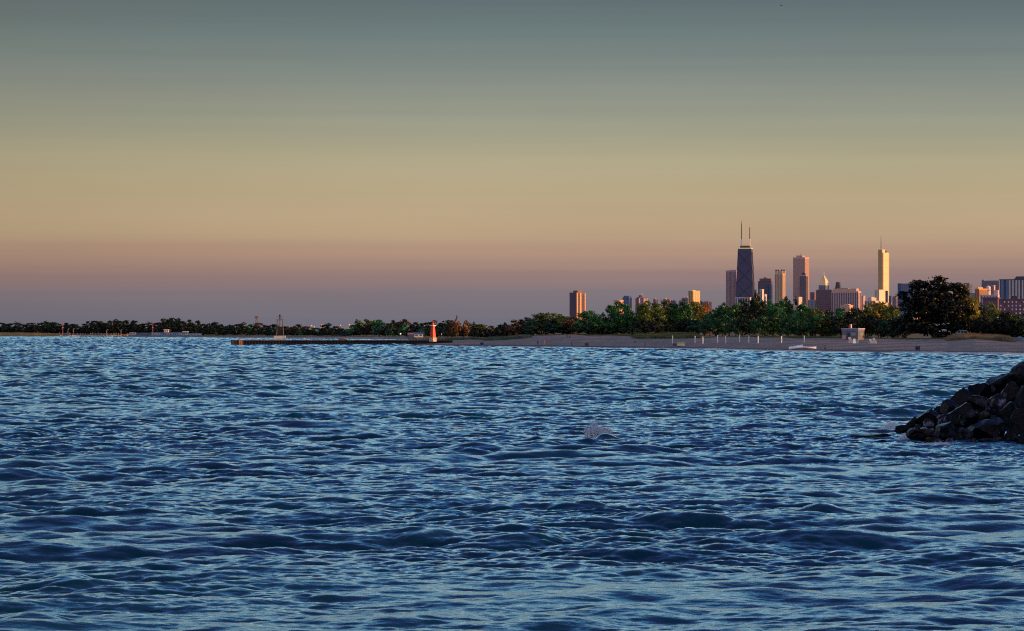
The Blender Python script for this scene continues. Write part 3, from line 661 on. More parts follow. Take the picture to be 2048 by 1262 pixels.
building('setback_block', 'broad sunlit lower shoulder block of the stainless spire tower', 1748.5, 1775, 580, 13900, .68, mat((.60, .50, .36), .5, .1, .03), a=40, nN=3, frac=.3, strip=mat((.3, .26, .22), .4), group=SKYB)
building('dark_shaft', 'narrow dark shaft on the right of the sunlit shoulder block', 1770.5, 1776.5, 582, 13800, .3, mat((.10, .07, .07), .6, .2, .05), group=SKYB)
building('low_block', 'sunlit peach block below and left of the spire tower', 1735, 1753, 596, 13000, .6, mat((.58, .42, .32), .8, .1, .05), a=40, group=SKYB, cap=[(.2, .7, 3)])
building('low_block', 'long low peach block between striped hotel and spire tower', 1728, 1760, 602, 12500, .35, mat((.50, .38, .32), .8, .1, .05), nN=4, group=SKYB)
building('low_block', 'wide low orange lit block beneath the spire tower', 1750, 1784, 606, 11500, .5, mat((.55, .38, .28), .8, .1, .05), a=30, nN=3, group=SKYB)
building('glass_block', 'small blue topped block right of the spire tower', 1777, 1786, 592, 12000, .4, mat((.10, .14, .24), .4), nN=2, group=SKYB)
building('purple_block', 'pink and purple block between spire tower and blue glass slab', 1784, 1796, 595, 11500, .4, facade((.30, .17, .24)), nN=2, nW=1, group=SKYB, cap=[(.1, .6, 4)])
# mid distance, right
MR = 'mid distance buildings behind the giant tree'
t, wd, dp, H = building('glass_slab', 'dark blue glass slab with pale frame left of the giant tree', 1796, 1829, 568, 9000, .10, facade((.16, .16, .20), 3.6, .4), nN=7, frac=.6, strip=GLASSB, group=MR)
MB().box(-wd/2-.6, -wd/2+7, -dp/2-1.0, dp/2, 0, H+1.5).build('corner_shaft', mat((.03, .06, .16), .3), t)
building('orange_penthouse_block', 'block with orange lit roof box half covered by the giant tree', 1823, 1842, 560.5, 9300, .5, mat((.55, .30, .20), .8, .1, .05), nN=2, group=MR)
building('corner_block', 'blue fronted block with glowing orange end right of the giant tree', 1927, 1945, 567, 6500, .42, facade((.26, .15, .17)), a=30, nN=4, nW=3, strip=GLASSB, group=MR)
building('grid_block', 'white gridded block beside the orange brick block', 1938, 1952, 587, 6000, .3, facade((.5, .45, .44), 3.2, .5), nN=4, strip=mat((.08, .12, .16), .3), group=MR)
building('orange_brick_block', 'orange brick block with closely spaced upright windows', 1949, 1976, 578.5, 6000, .72, mat((.50, .24, .10), .8, .2, .05), a=40, nN=3, nW=9, frac=.4, strip=mat((.12, .07, .06), .4), group=MR, cap=[(.0, .3, 3)])
building('hazy_slab', 'wide grey lilac slab behind the white water tank tower', 1963, 2002, 562, 9000, .15, facade((.22, .18, .24), 3.6, .3, 5.0), nN=12, frac=.4, group=MR, cap=[(0, .12, 3)])
t = thing('round_tower', 'pale round silo shaped tower before the grey lilac slab', 'building', (X(1976.5, 7500), 7500, 3), 0, MR)
hh = Z(575, 7500)-3; MB().lathe([(4.6, -2), (4.6, hh), (3.5, hh+2.5), (.6, hh+3.6)], 18).build('wall', mat((.55, .48, .46), .7), t, smooth=False); MB().lathe([(4.9, hh*.93), (4.9, hh*.95)], 18).build('band', mat((.3, .2, .2), .7), t)
building('slim_block', 'slim block with rusty red panel right of the round tower', 1983, 1991, 571.5, 7300, .45, mat((.50, .36, .34), .7), nN=2, strip=mat((.3, .05, .04), .5), group=MR)
building('pink_block', 'sunlit pinkish white block in front of the slim red panel block', 1960, 1999, 591, 5200, .12, mat((.52, .40, .38), .8, .1, .05), nN=6, frac=.3, group=MR, cap=[(.75, .98, 7)])
t, wd, dp, H = building('apartment_slab', 'big dark apartment slab with blue glass and pale piers', 1998, 2080, 560, 5000, .25, facade((.04, .055, .13), 3.0, .5), a=24, nN=0, group=MR)
for i in range(6): c = -wd/2+wd*(i+.5)/6; MB().box(c-2.0, c+2.0, -dp/2-.4, -dp/2+.2, 0, H).build('window_strip', GLASSB, t)
for i in range(14): c = -dp/2+dp*(i+.5)/14; MB().box(wd/2-.2, wd/2+.8, c-.8, c+.8, 0, H).build('pier', mat((.55, .42, .36), .7), t)

for i in range(7): c = -wd*.18+wd*.68*i/7; MB().box(c-.9, c+.9, -dp/2-1.0, -dp/2+.2, 0, H-.5).build('pier', mat((.55, .42, .36), .7), t)
MB().box(-wd*.1, wd*.45, -dp*.3, dp*.35, H+.9, H+4.5, .8).build('roof_plant', mat((.04, .03, .05), .6), t)
building('brick_block', 'plain purple brick block with a pale band and a dark corner', 1965, 2000, 597, 3000, .18, mat((.11, .06, .09), .8, .2, .1), nN=0, group=MR)
t = thing('brick_apartment_house', 'purple brick apartment house with rows of small white windows', 'building', (X(2045, 2500), 2500, 3), -R(10), MR)
Hh = Z(599, 2500)-3; bw = 92*2500/F
MB().box(-bw/2, bw/2, -6, 6, -2, Hh).build('wall', mat((.10, .05, .08), .85, .25, .3), t)
MB().box(-bw/2-.2, bw/2+.2, -6.2, 6.2, Hh, Hh+.35).build('parapet', mat((.14, .08, .11), .8), t)
for fx_ in (-.24, .05): MB().box(bw*fx_, bw*fx_+3.6, -3, 2, Hh+.35, Hh+2.2).build('chimney', mat((.07, .03, .05), .8), t)
WN = mat((.45, .45, .50), .4, .5, .9)
for fl in range(5):
    for i in range(12):
        if (fl*7+i*3) % 5 == 0: continue
        cx = -bw/2+1.2+i*(bw-2.4)/11; z_ = Hh-1.6-fl*2.35
        if z_ < 1: continue
        MB().box(cx-.42, cx+.42, -6.06, -5.95, z_-.5, z_+.5).build('window', WN, t)
# mid distance, left group
ML = 'distant towers above the left part of the grove'
t, wd, dp, H = building('brick_tower', 'lone brick apartment tower standing clear left of the skyline', 1139, 1171, 586, 9000, .58, facade((.15, .08, .10)), a=40, nN=5, nW=0, strip=mat((.08, .06, .11), .4), group=ML)
for i, (f0, m_) in enumerate(((.05, .10), (.38, .16), (.9, .09))): MB().box(wd/2-.2, wd/2+.6, -dp/2+dp*f0, -dp/2+dp*(f0+m_), H*.05, H).build('pier', mat((.58, .32, .18), .7), t)
for i, f0 in enumerate((.17, .27, .57, .68, .79)): MB().box(wd/2-.2, wd/2+.3, -dp/2+dp*f0, -dp/2+dp*(f0+.06), H*.02, H*.97).build('window_strip', GLASS, t)
MB().box(-wd*.3, wd*.35, -dp*.25, dp*.2, H+.9, H+5.5).build('roof_plant', mat((.16, .08, .08), .7), t)
t, wd, dp, H = building('domed_tower', 'blue tower with chamfered dome like top', 1245, 1264, 597, 9500, .32, facade((.12, .11, .22)), nN=3, nW=2, strip=GLASSB, group=ML)
MB().box(-wd/2, wd/2, -dp/2, dp/2, H+.9, H+6.5, .68).build('roof', mat((.03, .08, .2), .3), t)
building('low_block', 'long low orange lit block left of the blue domed tower', 1227, 1247, 601, 9300, .4, mat((.52, .30, .20), .8, .1, .05), group=ML, cap=[(.2, .5, 1.5)])
t = thing('octagonal_tower', 'octagonal tower with pale corner piers and a roof mast', 'building', (X(1282.5, 9500), 9500, 3), -R(22), ML)
hh = Z(597, 9500)-3; MB().lathe([(14.6, -2), (14.6, hh), (11.5, hh+2.8), (7, hh+4)], 8).build('wall', facade((.20, .15, .22)), t)
for i in range(8):
    a_ = 2*math.pi*i/8; c_, s_ = math.cos(a_)*14.4, math.sin(a_)*14.4; MB().tube((c_, s_, 0), (c_, s_, hh+.5), 1.4, 1.4, 6).build('pier', mat((.55, .36, .28), .7), t)
MB().lathe([(7, hh+4), (6, hh+8)], 8).build('roof_plant', mat((.12, .08, .10), .6), t); MB().tube((2, 0, hh+8), (2, 0, hh+14), .6, .4, 5).build('mast', WHITE, t)
t, wd, dp, H = building('golden_slab', 'bright golden apartment slab with a shaded blue side', 1376.5, 1400, 582.5, 9000, .62, facade((.62, .45, .20)), a=46, nN=2, nW=4, strip=mat((.22, .15, .08), .4), frac=.35, group=ML, cap=[(0, .45, 2)])
for q in ((1306, 1315.5, 599, 'small pink block alone right of the octagonal tower', 'pink_block', (.45, .26, .24)), (1326, 1336, 598.5, 'knobbly pink block, left one of the jumbled group', 'pink_block', (.5, .33, .3)),
          (1334, 1344, 600, 'pinkish block in the middle of the jumbled group', 'pink_block', (.42, .26, .26)), (1344, 1353, 602.5, 'low violet block at the right of the jumbled group', 'violet_block', (.12, .09, .2)),
          (1357, 1366, 602, 'low pale block left of the small blue block', 'pale_block', (.4, .32, .34)), (1363, 1371, 597.5, 'small blue block left of the golden slab', 'blue_block', (.10, .15, .25)), (1370, 1380, 595.5, 'whitish pink block touching the golden slab', 'pink_block', (.55, .38, .36)),
          (1396, 1405, 602, 'small pink block touching the right of the golden slab', 'pink_block', (.45, .3, .28)), (1404, 1424, 604, 'wide low pink block behind the orange tree', 'pink_block', (.48, .3, .3)),
          (1436, 1452, 611, 'low bluish white block in the dip left of the black tower', 'pale_block', (.3, .34, .42))):
    x0, x1, yt, lb, nm, c = q; building(nm, lb, x0, x1, yt, 9400 if x0 < 1430 else 12500, .4, facade(c), nN=3, nW=2, group=ML, cap=[(.2, .6, 2.5)])
# far shore blocks among trees
for x0, x1, yt, lb in ((620, 624, 652, 'tiny sunlit block over the trees, leftmost right of the skeletal beacon'), (626.5, 629.5, 654, 'narrow sunlit block over the brown trees, tallest of the far shore'), (640, 645, 650.5, 'sunlit pale block left of the round dark tree'),
                       (679, 681.5, 651, 'thin white block in the gap of the far shore trees'), (696, 700, 650, 'small cream block right of the thin white one')):
    building('apartment_tower', lb, x0, x1, yt, 6000, .6, mat((.62, .46, .32), .7), a=40, nW=2, group='small blocks above the far shore trees')

# ================================================================== harbour and far shore things
t = thing('lattice_tower', 'brown lattice tower with square head above the far trees', 'tower', (X(513, 5000), 5000, 3))
h_ = Z(632, 5000)-3; m = MB()
for sx in (-1, 1):
    for sy in (-1, 1): m.tube((sx*2.2, sy*2.2, 0), (sx*.9, sy*.9, h_-3), .28, .22, 5)
for k in range(7):
    z0, z1 = (h_-3)*k/7, (h_-3)*(k+1)/7; r0, r1 = 2.2-1.3*k/7, 2.2-1.3*(k+1)/7
    for sy in (-1, 1): m.tube((-r0, sy*r0, z0), (r1, sy*r1, z1), .15, .15, 4); m.tube((r0, sy*r0, z0), (-r1, sy*r1, z1), .15, .15, 4)
RUST = mat((.16, .09, .07), .7); m.build('frame', RUST, t); MB().box(-2, 2, -2, 2, h_-3, h_).build('head', RUST, t)
# pier
PD = 1655.0
def PX(px, D=PD): return X(px, D)
t = thing('pier', 'long dark sheet pile pier reaching out from the beach', 'pier', (PX(700), PD, 0))
xo = PX(700); x0, x1 = PX(463)-xo, PX(905)-xo; DZ = Z(680.3, PD)
m = MB(); nr = 150
for i in range(nr):
    a_ = x0+(x1-x0)*i/nr; b_ = x0+(x1-x0)*(i+1)/nr; dpt = .0 if i % 2 else .35
    m.box(a_, b_, -2.5-dpt, 2.5, -2, DZ-.35)
m.build('sheet_pile_wall', mat((.006, .005, .005), .75, .5, .8), t)
MB().box(x0-.2, x1+.2, -3.1, 2.8, DZ-.35, DZ).build('deck', mat((.04, .03, .03), .85, .3, .6), t)
for i in range(9): c = x0+.5+i*.55; MB().tube((c, -3.2, -2), (c, -3.2, DZ-.1+.15*(i % 2)), .3, .28, 8).build('pile', DARK, t)
MB().tube((PX(480.5)-xo, -3.4, -1), (PX(480.5)-xo, -3.4, DZ+.45), .34, .32, 10).build('fender_pile', mat((.42, .15, .05), .7, .3, 2), t)
MB().tube((PX(484)-xo, -3.4, -1), (PX(484)-xo, -3.4, DZ+.1), .30, .28, 10).build('fender_pile', mat((.30, .11, .04), .7, .3, 2), t)
PO = mat((.30, .24, .25), .6)
for i in range(62):
    c = PX(486+i*6.6)-xo
    if abs(c+xo-PX(560)) < 2.2: continue
    MB().box(c-.05, c+.05, -2.3, -2.2, DZ, DZ+1.1).build('railing_post', PO, t)
m = MB(); 
for zz in (.55, 1.08): m.box(PX(486)-xo, PX(890)-xo, -2.28, -2.23, DZ+zz, DZ+zz+.05)
m.build('rail', PO, t)
# skeletal beacon
t = thing('skeletal_beacon', 'dark red open frame beacon on a pale concrete block on the pier', 'beacon', (PX(560), PD, DZ))
def zz_(y): return Z(y, PD)-DZ
u = PD/F
MB().box(-11.5*u, 11*u, -2.3, 2.3, 0, zz_(671.5)).build('base_block', mat((.42, .46, .42), .8), t)
MAR = mat((.012, .004, .005), .6, .4, 2); b0 = zz_(671.5); b1 = zz_(654); b2 = zz_(640)
m = MB()
for sx in (-1, 1):
    for sy in (-1, 1): m.tube((sx*7*u, sy*1.5, b0), (sx*5.9*u, sy*1.3, b1), .17, .16, 6)
m.build('lower_leg_frame', MAR, t)
m = MB()
for k in range(12): z_ = b0+(b1-b0)*(k+.2)/12; r_ = (7.0-1.1*k/12)*u; m.box(-r_, r_, -1.45, -1.3, z_, z_+.17)
for sx in (-1, 1): m.tube((-7.6*u*sx, -1.5, b0), (6.6*u*sx, -1.3, b1), .1, .1, 4)
m.build('slat_panel', MAR, t)
MB().box(-6.8*u, 6.8*u, -1.4, 1.4, b1-.12, b1+.12).build('landing', MAR, t)
m = MB()
for sx in (-1, 0, 1):
    for sy in (-1, 1): MB().tube((sx*6.0*u, sy*1.2, b1), (sx*4.9*u, sy*1.0, b2), .15, .14, 6).build('leg', DARK, t)
MB().box(-6.6*u, 6.6*u, -1.4, 1.4, b2, b2+.35).build('platform', mat((.12, .13, .2), .6), t)
m = MB()
for i in range(5): c = -6.3*u+i*3.15*u; m.box(c-.05, c+.05, -1.35, -1.25, b2+.35, zz_(633))
m.box(-6.5*u, 6.5*u, -1.36, -1.24, zz_(633.6), zz_(633)); m.build('railing', mat((.14, .15, .22), .6), t)
q = MB().lathe([(.35, b2+.3), (.35, zz_(634)), (.5, zz_(633.6)), (.5, zz_(631)), (.25, zz_(630)), (.1, zz_(628.3))], 12).build('lantern', DARK, t)
# orange dinghy on the pier
def hull(Ln, W_, H_, flip=False):
    m = MB(); n = 12; rows = []
    for i in range(n+1):
        s = i/n; w_ = W_/2*math.sin(math.pi*min(1, .12+s*.88))**.55*(1 if s > 0 else .8); sh = H_*(1+.25*(2*s-1)**2)
        rows.append([(Ln*(s-.5), -w_, sh), (Ln*(s-.5), -w_*.75, H_*.35), (Ln*(s-.5), 0, 0), (Ln*(s-.5), w_*.75, H_*.35), (Ln*(s-.5), w_, sh)])
    vs = [p for r_ in rows for p in r_]
    if flip: vs = [(x, -y, H_*1.05-z_) for x, y, z_ in vs]
    fs = [(i*5+j, (i+1)*5+j, (i+1)*5+j+1, i*5+j+1) for i in range(n) for j in range(4)]
    fs += [(i*5, i*5+4, (i+1)*5+4, (i+1)*5) for i in range(n)] + [(4, 3, 2, 1, 0), tuple(n*5+k for k in range(5))]
    return m.add(vs, fs)
t = thing('dinghy', 'small orange dinghy lying on the pier deck', 'boat', (PX(686), PD, DZ+.02), R(4)); hull(3.6, 1.3, .5).build('hull', mat((.55, .2, .06), .5), t, True); MB().box(-.2, .1, -.5, .5, .42, .47).build('seat', WHITE, t)
# red beacon at the root of the pier
RD = 1640.0; t = thing('red_beacon', 'bright red tapering beacon tower on a cream base at the pier root', 'beacon', (X(865.8, RD), RD, Z(680.5, RD)), R(-42)); u = RD/F
def zr(y): return Z(y, RD)-Z(680.5, RD)
RED = mat((.80, .028, .012), .5, .25, 2)
MB().box(-5.3*u, 5.3*u, -1.1, 1.1, -.6, zr(675)).build('base', mat((.42, .37, .27), .8), t)
MB().box(-4.2*u, 4.2*u, -.85, .85, zr(675), zr(652), .62).build('tower_body', RED, t)
m = MB()
for k in range(5):
    z0, z1 = zr(675)+(zr(652)-zr(675))*k/5, zr(675)+(zr(652)-zr(675))*(k+1)/5; r0, r1 = 4.2*u*(1-.38*k/5), 4.2*u*(1-.38*(k+1)/5)
    m.tube((-r0, -.9*(1-.38*k/5), z0), (r1, -.9*(1-.38*(k+1)/5), z1), .06, .06, 4); m.tube((r0, -.9*(1-.38*k/5), z0), (-r1, -.9*(1-.38*(k+1)/5), z1), .06, .06, 4)
m.build('bracing', mat((.25, .01, .01), .6), t)
MB().box(-4.6*u, 4.6*u, -.9, .9, zr(652), zr(650)).build('gallery', mat((.8, .62, .55), .6), t)
MB().lathe([(.42, zr(650)), (.42, zr(646.5)), (.55, zr(646.3)), (.12, zr(644.5)), (.08, zr(642))], 12).build('lantern', RED, t)
# buoys
def buoy(px, py, rpx, c, lb):
    D = F*CAM_Z/(py-HOR); r_ = rpx*D/F; t = thing('buoy', lb, 'buoy', (X(px, D), D, 0)); MB().lathe([(r_*.5, -.4), (r_, .1), (r_*.95, r_*1.3), (r_*.4, r_*2), (r_*.12, r_*2.1)], 14).build('float', mat(c, .5), t, True)
    MB().tube((0, 0, r_*2), (0, 0, r_*2.9), r_*.12, r_*.1, 6).build('handle', DARK, t)
buoy(107.6, 680, 1.6, (.85, .6, .4), 'bright orange lit buoy on the water at the far left'); buoy(98.5, 682.5, 1.0, (.4, .4, .42), 'small grey buoy nearer than the bright orange one'); buoy(914, 698, 1.3, (.4, .36, .1), 'small yellowish buoy off the beach below the poplars')
# poles, lamps
def pole(name, lb, px, y0, y1, D, r_, c, cat='pole', arm=False, head=None, group=None):
    z0 = Z(y1, D); t = thing(name, lb, cat, (X(px, D), D, z0), 0, group); h = Z(y0, D)-z0
    MB().tube((0, 0, -.4), (0, 0, h), r_, r_*.7, 8).build('pole', c, t)
    if arm: MB().tube((0, 0, h-.1), (arm, 0, h+.15), r_*.6, r_*.5, 6).build('arm', c, t); MB().box(arm-.45, arm+.25, -.2, .2, h+.05, h+.3).build('lamp_head', head or WHITE, t)
    return t, h
CRM = mat((.5, .35, .28), .6); RP = mat((.32, .08, .09), .6)
FD = 4350.0
t, h = pole('flagpole', 'tall reddish flagpole with crosstree above the marsh edge', 125.5, 641, 671, float(Ds(125))+60, .32, RP, 'flagpole'); MB().box(-1.6, 1.6, -.15, .15, h-.9, h-.5).build('crosstree', RP, t); MB().box(-.6, .6, -.5, .5, h*.5, h*.5+.8).build('lamp_box', CRM, t)
t, h = pole('mast_pole', 'tall thin harbour pole beside the cream cabin', 305.5, 641, 668, float(Ds(305))+60, .28, RP, 'pole'); MB().box(-1.3, 1.3, -.15, .15, h-.8, h-.4).build('crosstree', RP, t); MB().box(-.5, .5, -.4, .4, h*.45, h*.45+.9).build('lamp_box', CRM, t)
for px, yt, lb in ((136, 658, 'first'), (146.5, 658, 'second'), (213.5, 659.5, 'third'), (242, 660, 'fourth')):
    pole('street_lamp', '%s curved lamp post to the right of the red flagpole' % lb, px, yt, 672, float(Ds(px))+50, .2, CRM, 'street lamp', arm=1.0, group='lamp posts on the far shore')
# parked small sailboats
MA = mat((.5, .42, .42), .5)
bt = thing('sailboat', 'small pale beached sailboat in the row by the marsh', 'sailboat', (X(120, FD), FD-20, .6), 0, 'beached sailboats on the far shore')
hull(4.6, 1.9, .7).build('hull', mat((.55, .45, .42), .5), bt, True); MB().tube((.3, 0, .3), (.3, 0, 3.9), .11, .09, 6).build('mast', MA, bt); MB().tube((.3, 0, 1.1), (-1.9, 0, 1.2), .09, .08, 5).build('boom', MA, bt)
rs = random.Random(4); boats = [120+i*5.1+rs.uniform(-1, 1) for i in range(24)]
for i, px in enumerate(boats):
    if i == 0: b = bt
    else:
        b = bt.copy(); S.collection.objects.link(b)
        for ch in [c for c in bt.children]: c2 = ch.copy(); S.collection.objects.link(c2); c2.parent = b
    D = float(Ds(px))+rs.uniform(12, 45); b.location = (X(px, D), D, float(land_z(np.float64(px), np.float64(D)))); b.rotation_euler = (rs.uniform(-.06, .06), 0, rs.uniform(0, 3.1)); b.scale = (1, 1, rs.uniform(.75, 1.15))
for px, lb, L_ in ((147.5, 'bright white boat hull lying at the far waterline', 4), (154.5, 'longer orange lit boat hull right of the bright white one', 6)):
    t = thing('beached_boat', lb, 'boat', (X(px, float(Ds(px))+6), float(Ds(px))+6, .3), 0); hull(L_, 1.8, .9, True).build('hull', mat((.85, .7, .6), .5), t, True); MB().box(-L_*.4, L_*.4, -.06, .06, .9, 1.05).build('keel', mat((.5, .4, .35), .5), t)
for px, lb in ((228.5, 'yellowish round float on the far sand left of the orange shed'), (254.5, 'bright orange round float before the orange shed')):
    D = float(Ds(px))+8; t = thing('mooring_float', lb, 'float', (X(px, D), D, .3)); MB().lathe([(.3, 0), (.9, .5), (1.0, 1.1), (.7, 1.8), (.15, 2.05)], 14).build('float', mat((.85, .55, .15), .5), t, True); MB().tube((0, 0, 2), (0, 0, 2.4), .12, .12, 6).build('ring', DARK, t)
def shed(name, lb, x0, x1, yt, yb, D, wallm, roofm, roof='flat', dp=5., win=0, group=None, winmat=None):
    D = float(Ds((x0+x1)/2))+(75 if yb > 665 else 90) if x1 < 500 else D
    zb_ = Z(yb, D); t = thing(name, lb, 'building', (X((x0+x1)/2, D), D, zb_), 0, group); w_ = (x1-x0)*D/F; h = Z(yt, D)-zb_
    hw = h*(.86 if roof == 'flat' else .55)
    MB().box(-w_/2, w_/2, -dp/2, dp/2, -.5, hw).build('wall', wallm, t)
    if roof == 'flat': MB().box(-w_/2-.4, w_/2+.4, -dp/2-.5, dp/2+.5, hw, h).build('roof', roofm, t)
    else: MB().add([(-w_/2-.3, -dp/2-.3, hw), (w_/2+.3, -dp/2-.3, hw), (w_/2+.3, dp/2+.3, hw), (-w_/2-.3, dp/2+.3, hw), (-w_/2-.3, 0, h), (w_/2+.3, 0, h)], [(3, 2, 1, 0), (0, 1, 5, 4), (2, 3, 4, 5), (1, 2, 5), (3, 0, 4)]).build('roof', roofm, t)
    for i in range(win): c = -w_/2+w_*(i+.5)/win; MB().box(c-w_/win*.3, c+w_/win*.3, -dp/2-.06, -dp/2+.05, hw*.25, hw*.8).build('window', winmat or GLASS, t)
    return t
BL = mat((.05, .10, .18), .6); BLW = mat((.16, .24, .34), .5)
shed('orange_shed', 'low orange red shed behind the round floats', 243, 262, 668.5, 673, 4200, mat((.4, .13, .06), .7), mat((.45, .2, .12), .7), win=3)
shed('white_kiosk', 'white and pale blue kiosk right of the orange shed', 260, 272, 665.5, 669.5, 4250, BLW, WHITE, win=2)
shed('boat_house', 'long low dark blue boathouse with dark roof', 273, 300, 665, 670, 4200, BL, DARK, win=4)
shed('blue_pavilion', 'blue roofed pavilion with pale posts right of the tall pole', 303, 322, 664.5, 670.5, 4150, BL, mat((.06, .16, .3), .5), win=4, winmat=BLW)
shed('blue_pavilion', 'long blue pavilion beneath the cream cabin', 322, 366, 664.5, 671, 4100, BL, mat((.05, .13, .26), .5), win=9, winmat=BLW)
shed('cream_cabin', 'small cream lit cabin above the blue pavilion roof', 328.5, 337.5, 659, 664.5, 4150, mat((.75, .58, .38), .7), WHITE, win=2)
shed('white_gatehouse', 'narrow white framed shed right of the long blue pavilion', 366, 376, 663, 669.5, 4080, BLW, WHITE, win=2)
shed('low_shed', 'low blue shed at the right end of the harbour buildings', 378, 402, 666.5, 671.5, 4050, BL, mat((.10, .18, .3), .5), win=4, winmat=BLW)
shed('beach_house', 'low house with pink roof left of the red beacon', 816, 832, 665.5, 673, 2560, mat((.06, .07, .1), .7), mat((.3, .14, .15), .7), 'gable', win=3)
shed('blue_gable_house', 'house with blue roof and cream lit gable near the red beacon', 829, 846, 664.5, 673, 2520, mat((.55, .48, .38), .7), mat((.04, .09, .25), .6), 'gable', win=2)
t = thing('lamp_post', 'small glowing lamp before the dark trees left of the pink roofed house', 'lamp', (X(801, 2600), 2600, Z(675, 2600))); MB().tube((0, 0, 0), (0, 0, 2), .1, .08, 6).build('pole', DARK, t); MB().lathe([(.1, 2), (.4, 2.2), (.4, 2.7), (.1, 2.9)], 10).build('lamp_shade', mat((.9, .6, .5), .5, .0, 1, emit=(1, .6, .45), es=1.0), t)
t = thing('lamp_post', 'dim white lamp before the dark trees right of the red beacon', 'lamp', (X(883, 2400), 2400, Z(678, 2400))); MB().tube((0, 0, 0), (0, 0, 2.6), .1, .08, 6).build('pole', DARK, t); MB().lathe([(.1, 2.6), (.3, 2.7), (.3, 3.1), (.1, 3.3)], 10).build('lamp_shade', mat((.6, .6, .65), .5), t)

# ================================================================== things on the beach
SK = mat((.45, .28, .20), .6)
def skin_obj(name, pts, edges, mt, parent, sub=1, k=1.0):
    me = bpy.data.meshes.new(name); me.from_pydata([p[:3] for p in pts], edges, []); me.materials.append(mt)
    o = link(bpy.data.objects.new(name, me), parent); md = o.modifiers.new('skin', 'SKIN'); md.use_smooth_shade = True
    for i, v in enumerate(me.skin_vertices[0].data): v.radius = (pts[i][3]*k, pts[i][4]*k if len(pts[i]) > 4 else pts[i][3]*k); v.use_root = (i == 0)
    if sub: o.modifiers.new('sub', 'SUBSURF').levels = sub; o.modifiers['sub'].render_levels = sub
    return o
def person(px, py, lb, shirt, trou, pose='stand', h=1.75, face=0, group=None, hair=(.03, .02, .015), Dz=None):
    D, zg = Dz or place(px, py)
    t = thing('person', lb, 'person', (X(px, D), D, zg), face, group)
    s = h/1.75; st = .16 if pose == 'walk' else .0
    if pose == 'sit':
        hip = (0, 0, .22); kn = [(.14, -.36, .48), (-.14, -.36, .48)]; an = [(.14, -.62, .08), (-.14, -.62, .08)]; ch = (0, .05, .62); nk = (0, .03, .80); hd = (0, -.01, .96)
        el = [(.28, -.12, .50), (-.28, -.12, .50)]; wr = [(.15, -.34, .52), (-.15, -.34, .52)]; sh = [(.18, .04, .73), (-.18, .04, .73)]
    else:
        hip = (0, 0, .93); kn = [(.10, -st*1.1, .50), (-.10, st*.8, .50)]; an = [(.10, -st*1.3, .08), (-.10, st*2.0, .10)]; ch = (0, 0, 1.28); nk = (0, 0, 1.47); hd = (0, -.02, 1.63)
        el = [(.25, st*.8, 1.14), (-.25, -st*.8, 1.14)]; wr = [(.27, st*.4-.05, .88), (-.27, -st*1.4-.05, .90)]; sh = [(.19, 0, 1.42), (-.19, 0, 1.42)]
    P_ = [(*hip, .135, .10), (*ch, .155, .11), (*nk, .06), (hd[0], hd[1], hd[2]-.07, .065), (*hd, .09), (hd[0], hd[1], hd[2]+.09, .055)]; E = [(0, 1), (1, 2), (2, 3), (3, 4), (4, 5)]
    P_.append((hd[0], hd[1]-.105, hd[2]-.02, .018)); E.append((4, 6))
    for i in (0, 1):
        b = len(P_); sg = 1 if i == 0 else -1
        P_ += [(hip[0]+sg*.1, hip[1], hip[2]-.05, .095), (*kn[i], .06), (*an[i], .042), (an[i][0], an[i][1]-.16, an[i][2]-.04, .035)]; E += [(0, b), (b, b+1), (b+1, b+2), (b+2, b+3)]
        b = len(P_); P_ += [(*sh[i], .055), (*el[i], .042), (*wr[i], .028)]; E += [(1, b), (b, b+1), (b+1, b+2)]
        d = Vector(wr[i])-Vector(el[i]); d.normalize(); pm = Vector(wr[i])+d*.06; b2_ = len(P_); P_.append((*pm, .032, .015)); E.append((b+2, b2_))
        for f_ in range(4): q = pm+d*(.05+.012*(1.5-abs(f_-1.5)))+Vector(((f_-1.5)*.018*0, (f_-1.5)*.02, 0)); P_.append((*q, .009)); P_.append((*(q+d*.035+Vector((-sg*.01, 0, 0))), .008)); E += [(b2_, len(P_)-2), (len(P_)-2, len(P_)-1)]
        q = Vector(wr[i])+d*.05+Vector((0, -.045, 0)); P_.append((*q, .010)); E.append((b+2, len(P_)-1))
    P_ = [tuple(c*s for c in p) for p in P_]
    skin_obj('body', P_, E, SK, t)
    shp = [P_[0], P_[1], (*[c*s for c in nk[:2]], (nk[2]-.05)*s, .075*s)]; se = [(0, 1), (1, 2)]
    for i in (0, 1): b = len(shp); shp += [tuple(c*s for c in (*sh[i], .058)), tuple(c*s for c in (*el[i], .048))]; se += [(1, b), (b, b+1)]
    skin_obj('shirt', shp, se, mat(shirt, .8), t, k=1.14)
    tp = [P_[0]]; te = []
    for i in (0, 1):
        b = len(tp); sg = 1 if i == 0 else -1
        tp += [tuple(c*s for c in (hip[0]+sg*.1, hip[1], hip[2]-.05, .095)), tuple(c*s for c in (*kn[i], .064)), tuple(c*s for c in (*an[i], .05))]; te += [(0, b), (b, b+1), (b+1, b+2)]
    skin_obj('trousers', tp, te, mat(trou, .8), t, k=1.15)
    MB().lathe([(.085*s, (hd[2]+.0)*s), (.108*s, (hd[2]+.04)*s), (.095*s, (hd[2]+.10)*s), (.04*s, (hd[2]+.145)*s)], 12, (hd[0]*s, (hd[1]+.018)*s)).build('hair', mat(hair, .8), t, True)
    return t
PG = 'people on the beach'
BLK = (.02, .02, .03)
person(1075.5, 690, 'person in dark clothes standing near the water left of the one in red', (.03, .012, .015), BLK, 'stand', 1.95, R(20), PG)
person(1088.5, 690, 'person in an orange red top near the waterline', (.75, .12, .05), (.5, .10, .05), 'walk', 1.8, R(90), PG)
person(1134, 676.5, 'person standing on the bare dune, left of a pair', BLK, BLK, 'stand', 1.75, R(180), PG)
